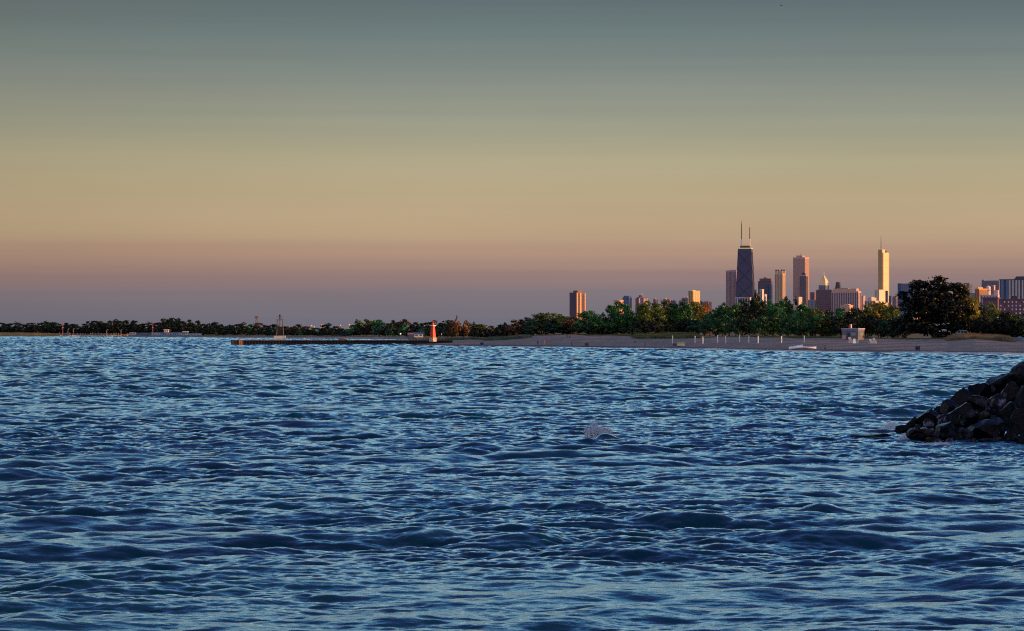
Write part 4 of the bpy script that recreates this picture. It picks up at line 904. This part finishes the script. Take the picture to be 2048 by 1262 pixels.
person(1139.5, 676.5, 'person standing on the bare dune, right of a pair', (.04, .03, .05), BLK, 'walk', 1.7, R(180), PG)
person(1143.8, 692.5, 'person in maroon walking between dune pair and dark cart', (.12, .03, .04), BLK, 'walk', 1.85, R(100), PG)
person(1270.5, 686, 'person sitting alone on the sand above the waterline walker', (.03, .04, .07), BLK, 'sit', 1.8, R(-30), PG)
person(1290, 694.5, 'person in navy standing at the water between cart and cream box', (.03, .05, .14), (.02, .02, .06), 'stand', 1.95, R(60), PG)
person(1465.5, 672.8, 'person in white on the grass behind the volleyball poles', (.75, .75, .78), (.10, .10, .3), 'stand', 1.8, R(10), PG)
person(1457.5, 672.8, 'person in pinkish top left of the one in white', (.45, .25, .25), BLK, 'sit', 1.8, R(10), PG)
person(1505.5, 672.5, 'person in dark blue at the tree edge behind the poles', (.06, .06, .3), BLK, 'stand', 1.6, R(10), PG)
person(1491, 673, 'person in salmon top sitting at the tree edge', (.5, .28, .25), BLK, 'sit', 1.7, R(10), PG)
person(1650.5, 700.5, 'person in purple at the waterline right of the white boats', (.10, .03, .22), (.03, .02, .10), 'walk', 1.9, R(-80), PG)
# volleyball poles
for i, (px, y0, y1) in enumerate([(1345, 671, 686.5), (1390, 672, 686), (1405.6, 673, 687), (1435, 670, 685.5), (1451.3, 672, 686), (1479, 669, 683.5), (1497.5, 671, 685.5), (1516, 672, 686), (1563, 672, 685.5), (1608.5, 671.5, 685)]):
    D, zg = place(px, y1); t = thing('volleyball_pole', 'white volleyball pole, %s from the left along the beach' % ORD[i], 'pole', (X(px, D), D, zg), 0, 'white volleyball poles on the beach'); h = Z(y0, D)-zg
    MB().lathe([(.15, -.3), (.15, h*.98), (.1, h)], 10).build('post', WHITE, t); MB().lathe([(.18, h*.15), (.18, h*.55)], 10).build('padding', mat((.6, .66, .72), .7), t)
    m = MB(); m.box(-.05, .05, -.2, -.1, h*.88, h*.91); m.box(-.05, .05, -.2, -.1, h*.5, h*.53); m.build('hook', DARK, t)
# carts and bins
NAVYB = mat((.012, .016, .07), .5, .3, 2); 
def bin_(px, y0, y1, wpx, lb, c=NAVYB, lid=DARK, hand=True, group=None):
    D, zg = place(px, y1); t = thing('litter_bin', lb, 'bin', (X(px, D), D, zg), R(8), group); u = D/F; w_ = wpx*u; h = (y1-y0)*u
    MB().box(-w_/2*.86, w_/2*.86, -.5, .5, .18, h*.82, 1.14).build('bin_body', c, t)
    MB().box(-w_/2*1.02, w_/2*1.02, -.6, .6, h*.82, h, .9).build('lid', lid, t)
    for sx in (-1, 1): MB().lathe([(.02, -.06), (.17, -.05), (.17, .05), (.02, .06)], 12).build('wheel', DARK, t).matrix_local = Matrix.Translation((sx*w_*.3, -.55, .17)) @ Matrix.Rotation(R(90), 4, 'X')
    if hand: MB().box(w_*.42, w_*.46, -.4, .4, h*.85, h*1.08).build('handle', DARK, t)
    return t
bin_(963.5, 685, 690.5, 6.5, 'dark blue wheeled bin on the sand below the poplars', group='bins on the beach')
bin_(1173.5, 685, 692.5, 7, 'dark grey wheeled bin with raised lid below the spiky topped tree', mat((.008, .010, .02), .6), group='bins on the beach')
bin_(1835, 692.5, 701, 8.5, 'navy wheeled bin on the sand below the giant tree', mat((.015, .012, .12), .5), group='bins on the beach')
bin_(1349.5, 687, 692.5, 8, 'low navy cart beside the cream box', group='bins on the beach')
D, zg = place(1362, 692.6); t = thing('equipment_box', 'cream equipment box on the sand beside a low navy cart', 'box', (X(1362, D), D, zg), R(-6)); u = D/F
MB().box(-7.3*u, 7.3*u, -.9, .9, .15, 6.6*u).build('box_body', mat((.58, .50, .30), .7), t); MB().box(-7.6*u, 7.6*u, -1, 1, 6.6*u, 7.7*u, .97).build('lid', mat((.54, .48, .32), .7), t); MB().box(-7*u, 7*u, -.7, .7, 0, .15).build('skid', DARK, t)
for sx in (-1, 1): MB().box(sx*4*u-.08, sx*4*u+.08, -1.06, -.98, 5.6*u, 6.9*u).build('latch', DARK, t)
# white overturned boats
for px, py, Ln, lb, rz, tilt in ((1592, 697.5, 4.3, 'white overturned boat propped up, left one of the pair', 4, -.16), (1618, 698.5, 4.6, 'low white rowing boat lying flat, right one of the pair', -3, .03)):
    D, zg = place(px, py); t = thing('rowing_boat', lb, 'boat', (X(px, D), D, zg+.1), R(rz), 'white boats by the waterline'); t.rotation_euler = (0, tilt, R(rz))
    hull(Ln, 1.6, .75 if tilt < 0 else .62, tilt < 0).build('hull', mat((.72, .74, .78), .4), t, True)
    MB().box(-Ln*.45, Ln*.45, -.05, .05, .72 if tilt < 0 else -.05, .84 if tilt < 0 else .02).build('keel', mat((.5, .5, .55), .5), t)
    if tilt > 0:
        for c in (-.9, .5): MB().box(c-.12, c+.12, -.68, .68, .5, .55).build('seat', mat((.45, .38, .25), .7), t)
for px, y1, Ln, lb, c in ((2041, 682, 6.5, 'dark blue covered boat at the right picture edge', (.02, .08, .2)), (1985, 680, 2.6, 'dark blue dinghy lying in the straw coloured grass', (.02, .04, .10))):
    D, zg = place(px, y1); t = thing('covered_boat', lb, 'boat', (X(px, D), D, zg+.05), R(3)); hull(Ln, 1.8, .9, True).build('hull', mat(c, .5), t, True); MB().box(-Ln*.42, Ln*.42, -.05, .05, .85, 1.0).build('keel', mat((.05, .12, .22), .5), t)
# beach hut
D, zg = place(1706, 679.5); u = D/F; t = thing('beach_hut', 'flat roofed beach hut with blue band and a mast on top', 'building', (X(1706, D), D, zg), R(-32))
Hw = 3.7; MB().box(-2.9, 2.9, -2.2, 2.2, -.5, Hw-.9).build('wall', mat((.12, .118, .115), .85, .2, .8), t)
MB().box(-2.96, 2.96, -2.26, 2.26, Hw-.9, Hw-.35).build('blue_band', mat((.10, .16, .34), .7), t); MB().box(-3.1, 3.1, -2.4, 2.4, Hw-.35, Hw).build('roof', mat((.36, .28, .28), .8), t)
MB().box(-2.7, -1.5, -2.28, -2.18, .1, 1.4).build('pink_panel', mat((.50, .28, .30), .7), t)
dr = MB().box(-.9, .0, -2.29, -2.19, 0, 2.2).build('door', mat((.02, .02, .06), .6), t); MB().box(-.15, -.08, -2.36, -2.28, 1.0, 1.15).build('handle', CONC, dr)
MB().box(.5, 2.2, -2.27, -2.2, 1.3, 2.3).build('window', mat((.20, .22, .25), .4), t)
MB().box(2.9, 2.97, -1.2, 1.2, 1.3, 2.3).build('window', mat((.15, .2, .24), .4), t)
q = MB().tube((-.2, -1.2, Hw), (-.2, -1.2, Hw+1.3), .38, .38, 4).build('mast_box', mat((.55, .45, .45), .7), t); MB().box(-.62, -.22, -1.62, -1.45, Hw+.2, Hw+1.2).build('red_plate', mat((.4, .05, .05), .6), q)
# lifeguard chair and chair stack
def lchair(px, py, wpx, hpx, lb, dark=False):
    D, zg = place(px, py); u = D/F; w_ = wpx*u; h = hpx*u; t = thing('lifeguard_chair', lb, 'chair', (X(px, D), D, zg), R(12)); W2 = mat((.26, .34, .44), .6)
    for sx in (-1, 1):
        for sy in (-1, 1): MB().tube((sx*w_*.5, sy*.9, 0), (sx*w_*.28, sy*.4, h*.72), .07, .06, 6).build('leg', W2, t)
    MB().box(-w_*.34, w_*.34, -.5, .5, h*.6, h*.68).build('seat', W2, t); MB().box(-w_*.34, w_*.34, .42, .52, h*.68, h).build('backrest', W2, t)
    m = MB(); [m.box(-w_*(.48-.2*k/4), w_*(.48-.2*k/4), -.95+.12*k, -.87+.12*k, h*(.08+.13*k), h*(.14+.13*k)) for k in range(4)]; m.build('ladder', W2, t); return t
lchair(1700, 686.5, 9, 12, 'white wooden lifeguard chair in front of the beach hut')
lchair(1741.5, 687, 7, 9, 'pale lifeguard chair folded right of the beach hut, left one'); lchair(1748.5, 687.3, 7, 11, 'pale lifeguard chair right of the beach hut, right one')
D, zg = place(1711, 686.5); t = thing('tarp_covered_stack', 'white and teal tarpaulin covered stack before the beach hut', 'stack', (X(1711, D), D, zg), R(5)); u = D/F
MB().box(-5.5*u, 0, -.7, .7, 0, 9*u, .75).build('white_tarpaulin', mat((.6, .64, .72), .6), t); MB().box(.05, 6.5*u, -.7, .7, 0, 7.5*u, .8).build('teal_tarpaulin', mat((.06, .2, .3), .6), t)
D, zg = place(935.5, 682); D = 1840.; t = thing('lifeguard_platform', 'small white platform on spread legs right of the red beacon', 'platform', (X(935.5, D), D, Z(680, D)), 0); u = D/F
MB().box(-4.6*u, 4.6*u, -.7, .7, 3.4*u, 5.6*u).build('deck', WHITE, t); MB().box(-4.9*u, -2.2*u, -.6, .6, 5.6*u, 6.4*u).build('backrest', WHITE, t)
for sx in (-1, 1): MB().tube((sx*3.2*u, 0, -.3), (sx*2.2*u, 0, 3.5*u), .2, .18, 6).build('leg', WHITE, t)
# bicycle and leaning pole below the giant tree
D, zg = place(1852, 683.0); t = thing('bicycle', 'dark bicycle parked below the giant tree', 'bicycle', (X(1851, D), D, zg), R(15))
for c in (-.55, .55):
    m = MB(); n = 18
    for i in range(n): a0, a1 = 2*math.pi*i/n, 2*math.pi*(i+1)/n; m.tube((c+.34*math.cos(a0), 0, .34+.34*math.sin(a0)), (c+.34*math.cos(a1), 0, .34+.34*math.sin(a1)), .03, .03, 5)
    w1 = m.build('wheel', DARK, t); m = MB(); [m.tube((c, 0, .34), (c+.33*math.cos(a), 0, .34+.33*math.sin(a)), .01, .01, 3) for a in [k*math.pi/4 for k in range(8)]]; m.build('spokes', CONC, w1)
m = MB()
for a, b in (((-.55, .34), (-.15, .3)), ((-.15, .3), (-.3, .85)), ((-.55, .34), (-.27, .75)), ((-.27, .75), (.35, .8)), ((-.15, .3), (.35, .75)), ((.55, .34), (.33, .98))): m.tube((a[0], 0, a[1]), (b[0], 0, b[1]), .03, .03, 6)
m.build('frame', mat((.05, .05, .2), .4), t); MB().box(-.42, -.18, -.07, .07, .85, .92).build('saddle', DARK, t); MB().tube((.33, -.28, .99), (.33, .28, .99), .02, .02, 6).build('handlebar', CONC, t)
t = thing('leaning_pole', 'thin pale pole leaning against the giant tree trunk', 'pole', (X(1858, 1292), 1292, Z(676, 1292)), 0); MB().tube((0, 0, 0), (-.45, .2, 3.0), .05, .04, 6).build('pole', mat((.35, .33, .4), .6), t); MB().lathe([(.07, -.05), (.07, .12)], 8).build('foot', DARK, t)
# parked van in the shade
D = 1290.; zv = float(land_z(np.float64(1926), np.float64(D))); t = thing('parked_van', 'silver blue van parked in the shade right of the giant tree trunk', 'van', (X(1926, D), D, Z(673.5, D)), R(8))
prof = [(-2.4, .35), (-2.45, 1.1), (-2.2, 2.0), (-1.9, 2.15), (1.0, 2.15), (1.75, 1.25), (2.4, 1.05), (2.45, .35)]
m = MB(); n = len(prof); m.add([(x, -.95, z_) for x, z_ in prof]+[(x, .95, z_) for x, z_ in prof], [tuple(range(n)), tuple(range(2*n-1, n-1, -1))]+[(i, n+i, n+(i+1) % n, (i+1) % n) for i in range(n)]); m.build('body', mat((.35, .45, .55), .25, .1, 1, metal=.3), t)
for x0_, x1_ in ((-2.0, -1.05), (-.95, -.05), (.05, 1.0)): MB().add([(x0_, -.965, 1.25), (x1_+(.35 if x1_ > .9 else 0), -.965, 1.25), (x1_-.1, -.965, 1.95), (x0_, -.965, 1.95)], [(0, 1, 2, 3)]).build('window', GLASS, t)
MB().add([(1.05, -.85, 2.05), (1.72, -.85, 1.27), (1.72, .85, 1.27), (1.05, .85, 2.05)], [(0, 1, 2, 3)]).build('windscreen', GLASS, t).location = (.03, 0, .03)
for x_ in (-1.5, 1.5):
    for y_ in (-.9, .9): wh = MB().lathe([(.05, -.12), (.35, -.11), (.36, .11), (.05, .12)], 18).build('wheel', DARK, t); wh.matrix_local = Matrix.Translation((x_, y_, .36)) @ Matrix.Rotation(R(90), 4, 'X'); MB().lathe([(.02, -.13), (.2, -.13), (.2, .13), (.02, .13)], 14).build('rim', CONC, wh)
for y_ in (-.7, .7): MB().box(2.42, 2.47, y_-.18, y_+.18, .75, .95).build('headlight', WHITE, t)
MB().box(2.4, 2.5, -.95, .95, .35, .5).build('bumper', DARK, t)
for px, py, lb, e in ((1945.5, 654, 'warm glowing lamp above the parked van', (1, .8, .4)), (1995.5, 635, 'pale blue lamp head among the dark trees at right', (.4, .6, .8))):
    D = 1296.; t = thing('street_lamp', lb, 'street lamp', (X(px+6, D), D, Z(678, D))); h = Z(py, D)-Z(678, D); MB().tube((0, 0, 0), (0, 0, h), .08, .05, 6).build('pole', DARK, t); MB().tube((0, 0, h), (-.9, 0, h+.08), .04, .04, 5).build('arm', DARK, t)
    MB().box(-1.25, -.75, -.14, .14, h, h+.16).build('lamp_head', mat((.5, .5, .45), .5, 0, 1, emit=e, es=1.2 if py > 640 else .3), t)
# bird
t = thing('bird', 'small dark bird flying high in the sky near the top edge', 'bird', (X(1563, 500), 500, Z(11, 500)), R(25))
skin_obj('body', [(0, 0, 0, .05, .045), (.12, 0, .01, .035), (.17, 0, .02, .022), (.21, 0, .015, .008), (-.14, 0, 0, .02, .03), (-.24, 0, 0, .035, .008), (0, .13, .05, .045, .01), (-.05, .30, .02, .02, .006), (0, -.13, .05, .045, .01), (-.05, -.30, .02, .02, .006)], [(0, 1), (1, 2), (2, 3), (0, 4), (4, 5), (0, 6), (6, 7), (0, 8), (8, 9)], DARK, t)

# ================================================================== shore foam
FOAM = mat((.86, .93, .98), .6, .02, 2.01)
_t = FOAM.node_tree; _tr = _t.nodes.new('ShaderNodeBsdfTranslucent'); _tr.inputs[0].default_value = (.84, .94, 1, 1); _ms = _t.nodes.new('ShaderNodeMixShader'); _ms.inputs[0].default_value = .5
_t.links.new(_t.nodes['Principled BSDF'].outputs[0], _ms.inputs[1]); _t.links.new(_tr.outputs[0], _ms.inputs[2]); _t.links.new(_ms.outputs[0], [q for q in _t.nodes if q.type == 'OUTPUT_MATERIAL'][0].inputs[0])
def shore_foam():
    pxs = np.arange(834, 2320, .7); g = np.random.default_rng(2); V_ = []; F_ = []
    D = Ds(pxs); x = (pxs-1024)*D/F
    n1 = lnoise(x, D*0+3, 2.2)*.5+lnoise(x, D*0+9, 7.0)*.8; amp = np.clip(.55+.55*n1, 0, 1)*np.interp(pxs, [834, 900, 1200, 1500, 2048], [.05, .25, .45, .8, 1.0])
    off = lnoise(x, D*0+20, 9.0)*1.6
    for k, (dy, hz) in enumerate(((-1.6, -.25), (-1.0, .25), (-.3, .50), (.5, .42), (1.6, .10), (3.5, -.1))):
        V_.append(np.stack([x, D-3.0+dy+off, np.where(amp > .03, hz*amp*1.25+.08+.05*g.normal(size=len(x))*amp, -.3)], 1))
    v = np.concatenate(V_, 0); n = len(x); i = (np.arange(5)[:, None]*n+np.arange(n-1)[None, :]).ravel(); f = np.stack([i, i+1, i+1+n, i+n], 1)
    prop(np_mesh('shore_foam', v, f, FOAM), 'white line of foam where small waves meet the sand', 'foam', kind='stuff')
shore_foam()

# ================================================================== spray
def blob_cloud(name, pts, sizes, label, m=None):
    # small irregular droplets (octahedra)
    n = len(pts); o = np.array([(1, 0, 0), (-1, 0, 0), (0, 1, 0), (0, -1, 0), (0, 0, 1), (0, 0, -1)], float)
    v = (pts[:, None, :]+o[None]*sizes[:, None, None]).reshape(-1, 3)
    t_ = np.array([(0, 2, 4), (2, 1, 4), (1, 3, 4), (3, 0, 4), (2, 0, 5), (1, 2, 5), (3, 1, 5), (0, 3, 5)])
    f = (np.arange(n)[:, None, None]*6+t_[None]).reshape(-1, 3)
    return prop(np_mesh(name, v, f, m or FOAM), label, 'spray', kind='stuff')
g = np.random.default_rng(21)
D = 217.; P_, Q_ = [], []
for k in range(90):      # separate jets, fanning out, thinning towards their tips
    jx = g.uniform(-.60, .58); hj = (.25+1.0*g.uniform(0, 1)**.8)*(1.05-.55*abs(jx+.25)); n = int(g.uniform(140, 420)); a = g.uniform(0, 1, n)**1.15
    lean = (jx*.28+g.normal()*.10); wj = g.uniform(.012, .035)
    P_.append(np.stack([X(1197, D)+jx+lean*a+g.normal(size=n)*wj*(1+2.5*a), D+g.normal()*.10+g.normal(size=n)*.05, -.05+hj*a], 1)); Q_.append(g.uniform(.008, .036, n)*(1-.7*a))
blob_cloud('wave_spray', np.concatenate(P_), np.concatenate(Q_), 'burst of white spray thrown up by a wave')
def foam_patch(px, py, w_, h_, n, lb, hz=.25, sz=.02):
    D = F*CAM_Z/(py-HOR); x = X(px, D)+g.normal(size=n)*w_/2; y = D+g.normal(size=n)*h_/2
    _, _, zz = wave(x, y); zz = zz+np.abs(g.normal(size=n))*hz*np.exp(-((x-X(px, D))/(w_*.6))**2)
    blob_cloud('foam_patch', np.stack([x, y, zz], 1), g.uniform(.3, 1.3, n)*sz, lb)
foam_patch(1070, 878, .25, .5, 900, 'small white cap on the crest left of the spray burst', .18)
foam_patch(1780, 862, .9, 1.2, 4500, 'foam churned up at the tip of the rock jetty', .22)
foam_patch(1808, 882, .5, .8, 2500, 'foam lapping at the low front rocks', .14)
foam_patch(1880, 893, 1.0, .5, 1800, 'thin foam line under the pale front boulders', .06, .015)

# ================================================================== boulders
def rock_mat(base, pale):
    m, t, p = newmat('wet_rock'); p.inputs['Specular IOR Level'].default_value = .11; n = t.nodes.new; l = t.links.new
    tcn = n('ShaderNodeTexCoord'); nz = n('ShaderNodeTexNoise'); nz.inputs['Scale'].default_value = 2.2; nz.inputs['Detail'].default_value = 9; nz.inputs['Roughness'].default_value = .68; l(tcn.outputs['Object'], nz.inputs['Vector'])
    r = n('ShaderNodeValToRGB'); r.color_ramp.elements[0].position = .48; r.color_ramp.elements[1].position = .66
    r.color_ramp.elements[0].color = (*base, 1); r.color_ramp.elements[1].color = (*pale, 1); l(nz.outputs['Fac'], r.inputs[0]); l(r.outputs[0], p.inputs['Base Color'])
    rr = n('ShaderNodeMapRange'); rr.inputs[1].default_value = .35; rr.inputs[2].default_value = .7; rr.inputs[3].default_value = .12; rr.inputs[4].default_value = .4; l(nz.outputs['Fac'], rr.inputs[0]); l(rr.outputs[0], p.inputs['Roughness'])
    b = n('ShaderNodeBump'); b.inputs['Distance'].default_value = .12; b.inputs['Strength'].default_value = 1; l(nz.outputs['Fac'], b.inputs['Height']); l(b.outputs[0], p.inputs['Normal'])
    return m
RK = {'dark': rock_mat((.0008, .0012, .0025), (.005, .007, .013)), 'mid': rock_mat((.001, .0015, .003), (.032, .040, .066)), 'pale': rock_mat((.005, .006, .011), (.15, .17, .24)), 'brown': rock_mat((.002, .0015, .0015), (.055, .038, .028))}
def boulder(px, py, wpx, hpx, D, tone, lb, seed, tilt=0, name='boulder', group='boulders of the rock jetty'):
    g = np.random.default_rng(seed); bm = bmesh.new(); bmesh.ops.create_icosphere(bm, subdivisions=5, radius=1)
    P_ = np.array([v.co[:] for v in bm.verts])
    # cut by random planes -> angular armour stone
    for _ in range(17):
        d = g.normal(size=3); d /= np.linalg.norm(d); c = g.uniform(.5, .88); s = P_@d; over = s > c; P_[over] -= np.outer((s[over]-c)*1.0, d)
    for sc, am in ((1.6, .09), (3.5, .045), (8, .018), (17, .008)):
        ph = g.uniform(0, 9, (4, 3)); k = g.normal(size=(4, 3))*sc
        nn = sum(np.sin(P_@k[i]+ph[i, 0]) for i in range(4))/2; P_ = P_*(1+am*np.abs(nn)[:, None]-am*.5)
    P_ /= np.abs(P_).max(0)
    for v, p in zip(bm.verts, P_): v.co = p
    me = bpy.data.meshes.new(name); bm.to_mesh(me); bm.free(); me.materials.append(RK[tone]); me.polygons.foreach_set('use_smooth', [True]*len(me.polygons))
    o = link(bpy.data.objects.new(name, me)); u = D/F
    me.transform(Matrix.Diagonal((wpx*u/2*1.08, (wpx+hpx)*u/4*1.1, hpx*u/2*1.1, 1)))
    try: me.set_sharp_from_angle(angle=R(38))
    except Exception: pass
    o.location = (X(px, D), D, Z(py, D)); o.rotation_euler = (0, R(tilt), 0)
    return prop(o, lb, 'boulder', group)
ROCKS = [
 (2046, 757, 64, 66, 228, 'mid', 'topmost big rounded boulder cut by the right picture edge', 0),
 (2002, 772, 54, 46, 227, 'dark', 'dark peaked boulder just left of the topmost big one', -10),
 (1976, 780, 26, 38, 226, 'mid', 'narrow greenish grey slab leaning on the dark peaked boulder', 25),
 (1956, 787, 48, 32, 225, 'dark', 'dark low boulder on the skyline between peaked and square ones', -12),
 (1924, 797, 44, 36, 224, 'dark', 'square shouldered boulder at the step of the jetty skyline', -8),
 (1948, 806, 50, 28, 220, 'mid', 'wet grey boulder with pale patches below the square shouldered one', 6),
 (1900, 816, 34, 32, 221, 'dark', 'dark boulder sloping down left of the square shouldered one', -30),
 (1880, 826, 24, 24, 222, 'mid', 'small rounded boulder behind the pale upright sliver', 0),
 (1885, 841, 15, 34, 216, 'pale', 'pale upright sliver of rock catching the sky', 22),
 (1856, 841, 52, 38, 219, 'dark', 'smooth dome shaped dark boulder near the jetty tip', -5),
 (1829, 848, 30, 24, 219, 'dark', 'low dark boulder left of the dome shaped one', -15),
 (1806, 860, 28, 18, 217, 'dark', 'flat little boulder at the very tip of the jetty', -5),
 (1846, 868, 66, 24, 213, 'brown', 'long brownish slab lying at the front of the tip', 0),
 (1920, 832, 56, 46, 217, 'dark', 'big black boulder in the middle of the pile', -10),
 (1894, 869, 42, 48, 211, 'mid', 'steep rounded boulder with pale rim at the front waterline', 20),
 (1875, 884, 22, 20, 209, 'pale', 'small pale rock awash at the front, left one', 20),
 (1897, 886, 14, 24, 208.5, 'pale', 'small pale rock awash at the front, right one', 25),
 (1938, 836, 34, 26, 213, 'mid', 'medium boulder with violet sheen above the big front slab', -30),
 (1967, 831, 24, 18, 215, 'brown', 'small beige boulder wedged below the tall pale slab', 0),
 (1990, 812, 34, 56, 218, 'pale', 'tall pale slanting slab in the upper middle of the pile', 28),
 (2018, 800, 54, 60, 221, 'dark', 'large black boulder under the topmost big one', 10),
 (2047, 806, 34, 60, 219, 'mid', 'tall boulder with pale edge at the right picture edge', 12),
 (1964, 863, 62, 56, 211, 'dark', 'huge black boulder with bright slanting top edge at the front', -28),
 (1928, 873, 34, 34, 210, 'mid', 'boulder with white streaks left of the huge black front one', 20),
 (1993, 858, 34, 46, 212, 'mid', 'mottled boulder with pale spots right of the huge black one', 10),
 (2018, 836, 50, 52, 215, 'dark', 'dark block below the tall pale slanting slab', -12),
 (2046, 848, 44, 52, 213, 'dark', 'dark rounded boulder low at the right picture edge', 6),
 (2022, 877, 36, 40, 209, 'mid', 'front boulder with pale streaks near the right picture edge', 15),
 (2048, 886, 36, 38, 208, 'dark', 'lowest dark boulder at the right picture edge', 0),
 (1978, 887, 46, 24, 208, 'dark', 'low black boulder awash below the mottled one', -5),
 (1940, 890, 34, 16, 207.5, 'dark', 'flat black rock barely above the water at the front', 0),
]
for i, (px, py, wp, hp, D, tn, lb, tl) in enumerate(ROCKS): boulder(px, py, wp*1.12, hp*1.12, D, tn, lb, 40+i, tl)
boulder(1748, 871.5, 92, 9, 214, 'dark', 'long flat dark rock awash left of the jetty tip', 90, 1, name='flat_rock')
boulder(1715, 873.5, 30, 4, 213, 'dark', 'smallest sliver of flat rock breaking the surface, farthest left', 91, 1, name='flat_rock')
rg = random.Random(8)
for i in range(34):
    px = rg.uniform(1825, 2050); top = float(np.interp(px, [1820, 1860, 1925, 1960, 2000, 2048], [845, 828, 790, 785, 768, 740])); py = rg.uniform(top+14, 886); q_ = rg.uniform(8, 17)
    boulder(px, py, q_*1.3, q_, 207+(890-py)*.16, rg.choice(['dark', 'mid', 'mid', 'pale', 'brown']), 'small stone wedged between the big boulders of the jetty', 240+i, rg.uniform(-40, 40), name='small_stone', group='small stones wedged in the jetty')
for i in range(16):   # core and back of the pile
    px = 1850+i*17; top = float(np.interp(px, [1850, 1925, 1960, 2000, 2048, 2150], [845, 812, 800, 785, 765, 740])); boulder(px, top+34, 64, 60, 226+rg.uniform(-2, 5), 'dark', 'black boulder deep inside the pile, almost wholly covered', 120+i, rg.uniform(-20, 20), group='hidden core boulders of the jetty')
for i in range(16):
    px = 2085+(i % 8)*44; row = i//8; boulder(px, 775-(i % 8)*4+row*70, 70, 70, 226-row*12, 'dark', 'boulder of the jetty beyond the right picture edge', 160+i, rg.uniform(-20, 20), group='boulders beyond the right picture edge')

# ================================================================== haze
HZ = 0.0
if HZ:
    m = bpy.data.materials.new('haze'); m.use_nodes = True; t = m.node_tree; t.nodes.clear(); o_ = t.nodes.new('ShaderNodeOutputMaterial'); v = t.nodes.new('ShaderNodeVolumePrincipled')
    v.inputs['Color'].default_value = (.8, .75, .85, 1); v.inputs['Density'].default_value = HZ; t.links.new(v.outputs[0], o_.inputs['Volume'])
    ob = MB().box(-9000, 9000, -60, 40000, -60, 560).build('haze', m); prop(ob, 'thin evening haze over the lake', 'haze', kind='stuff')
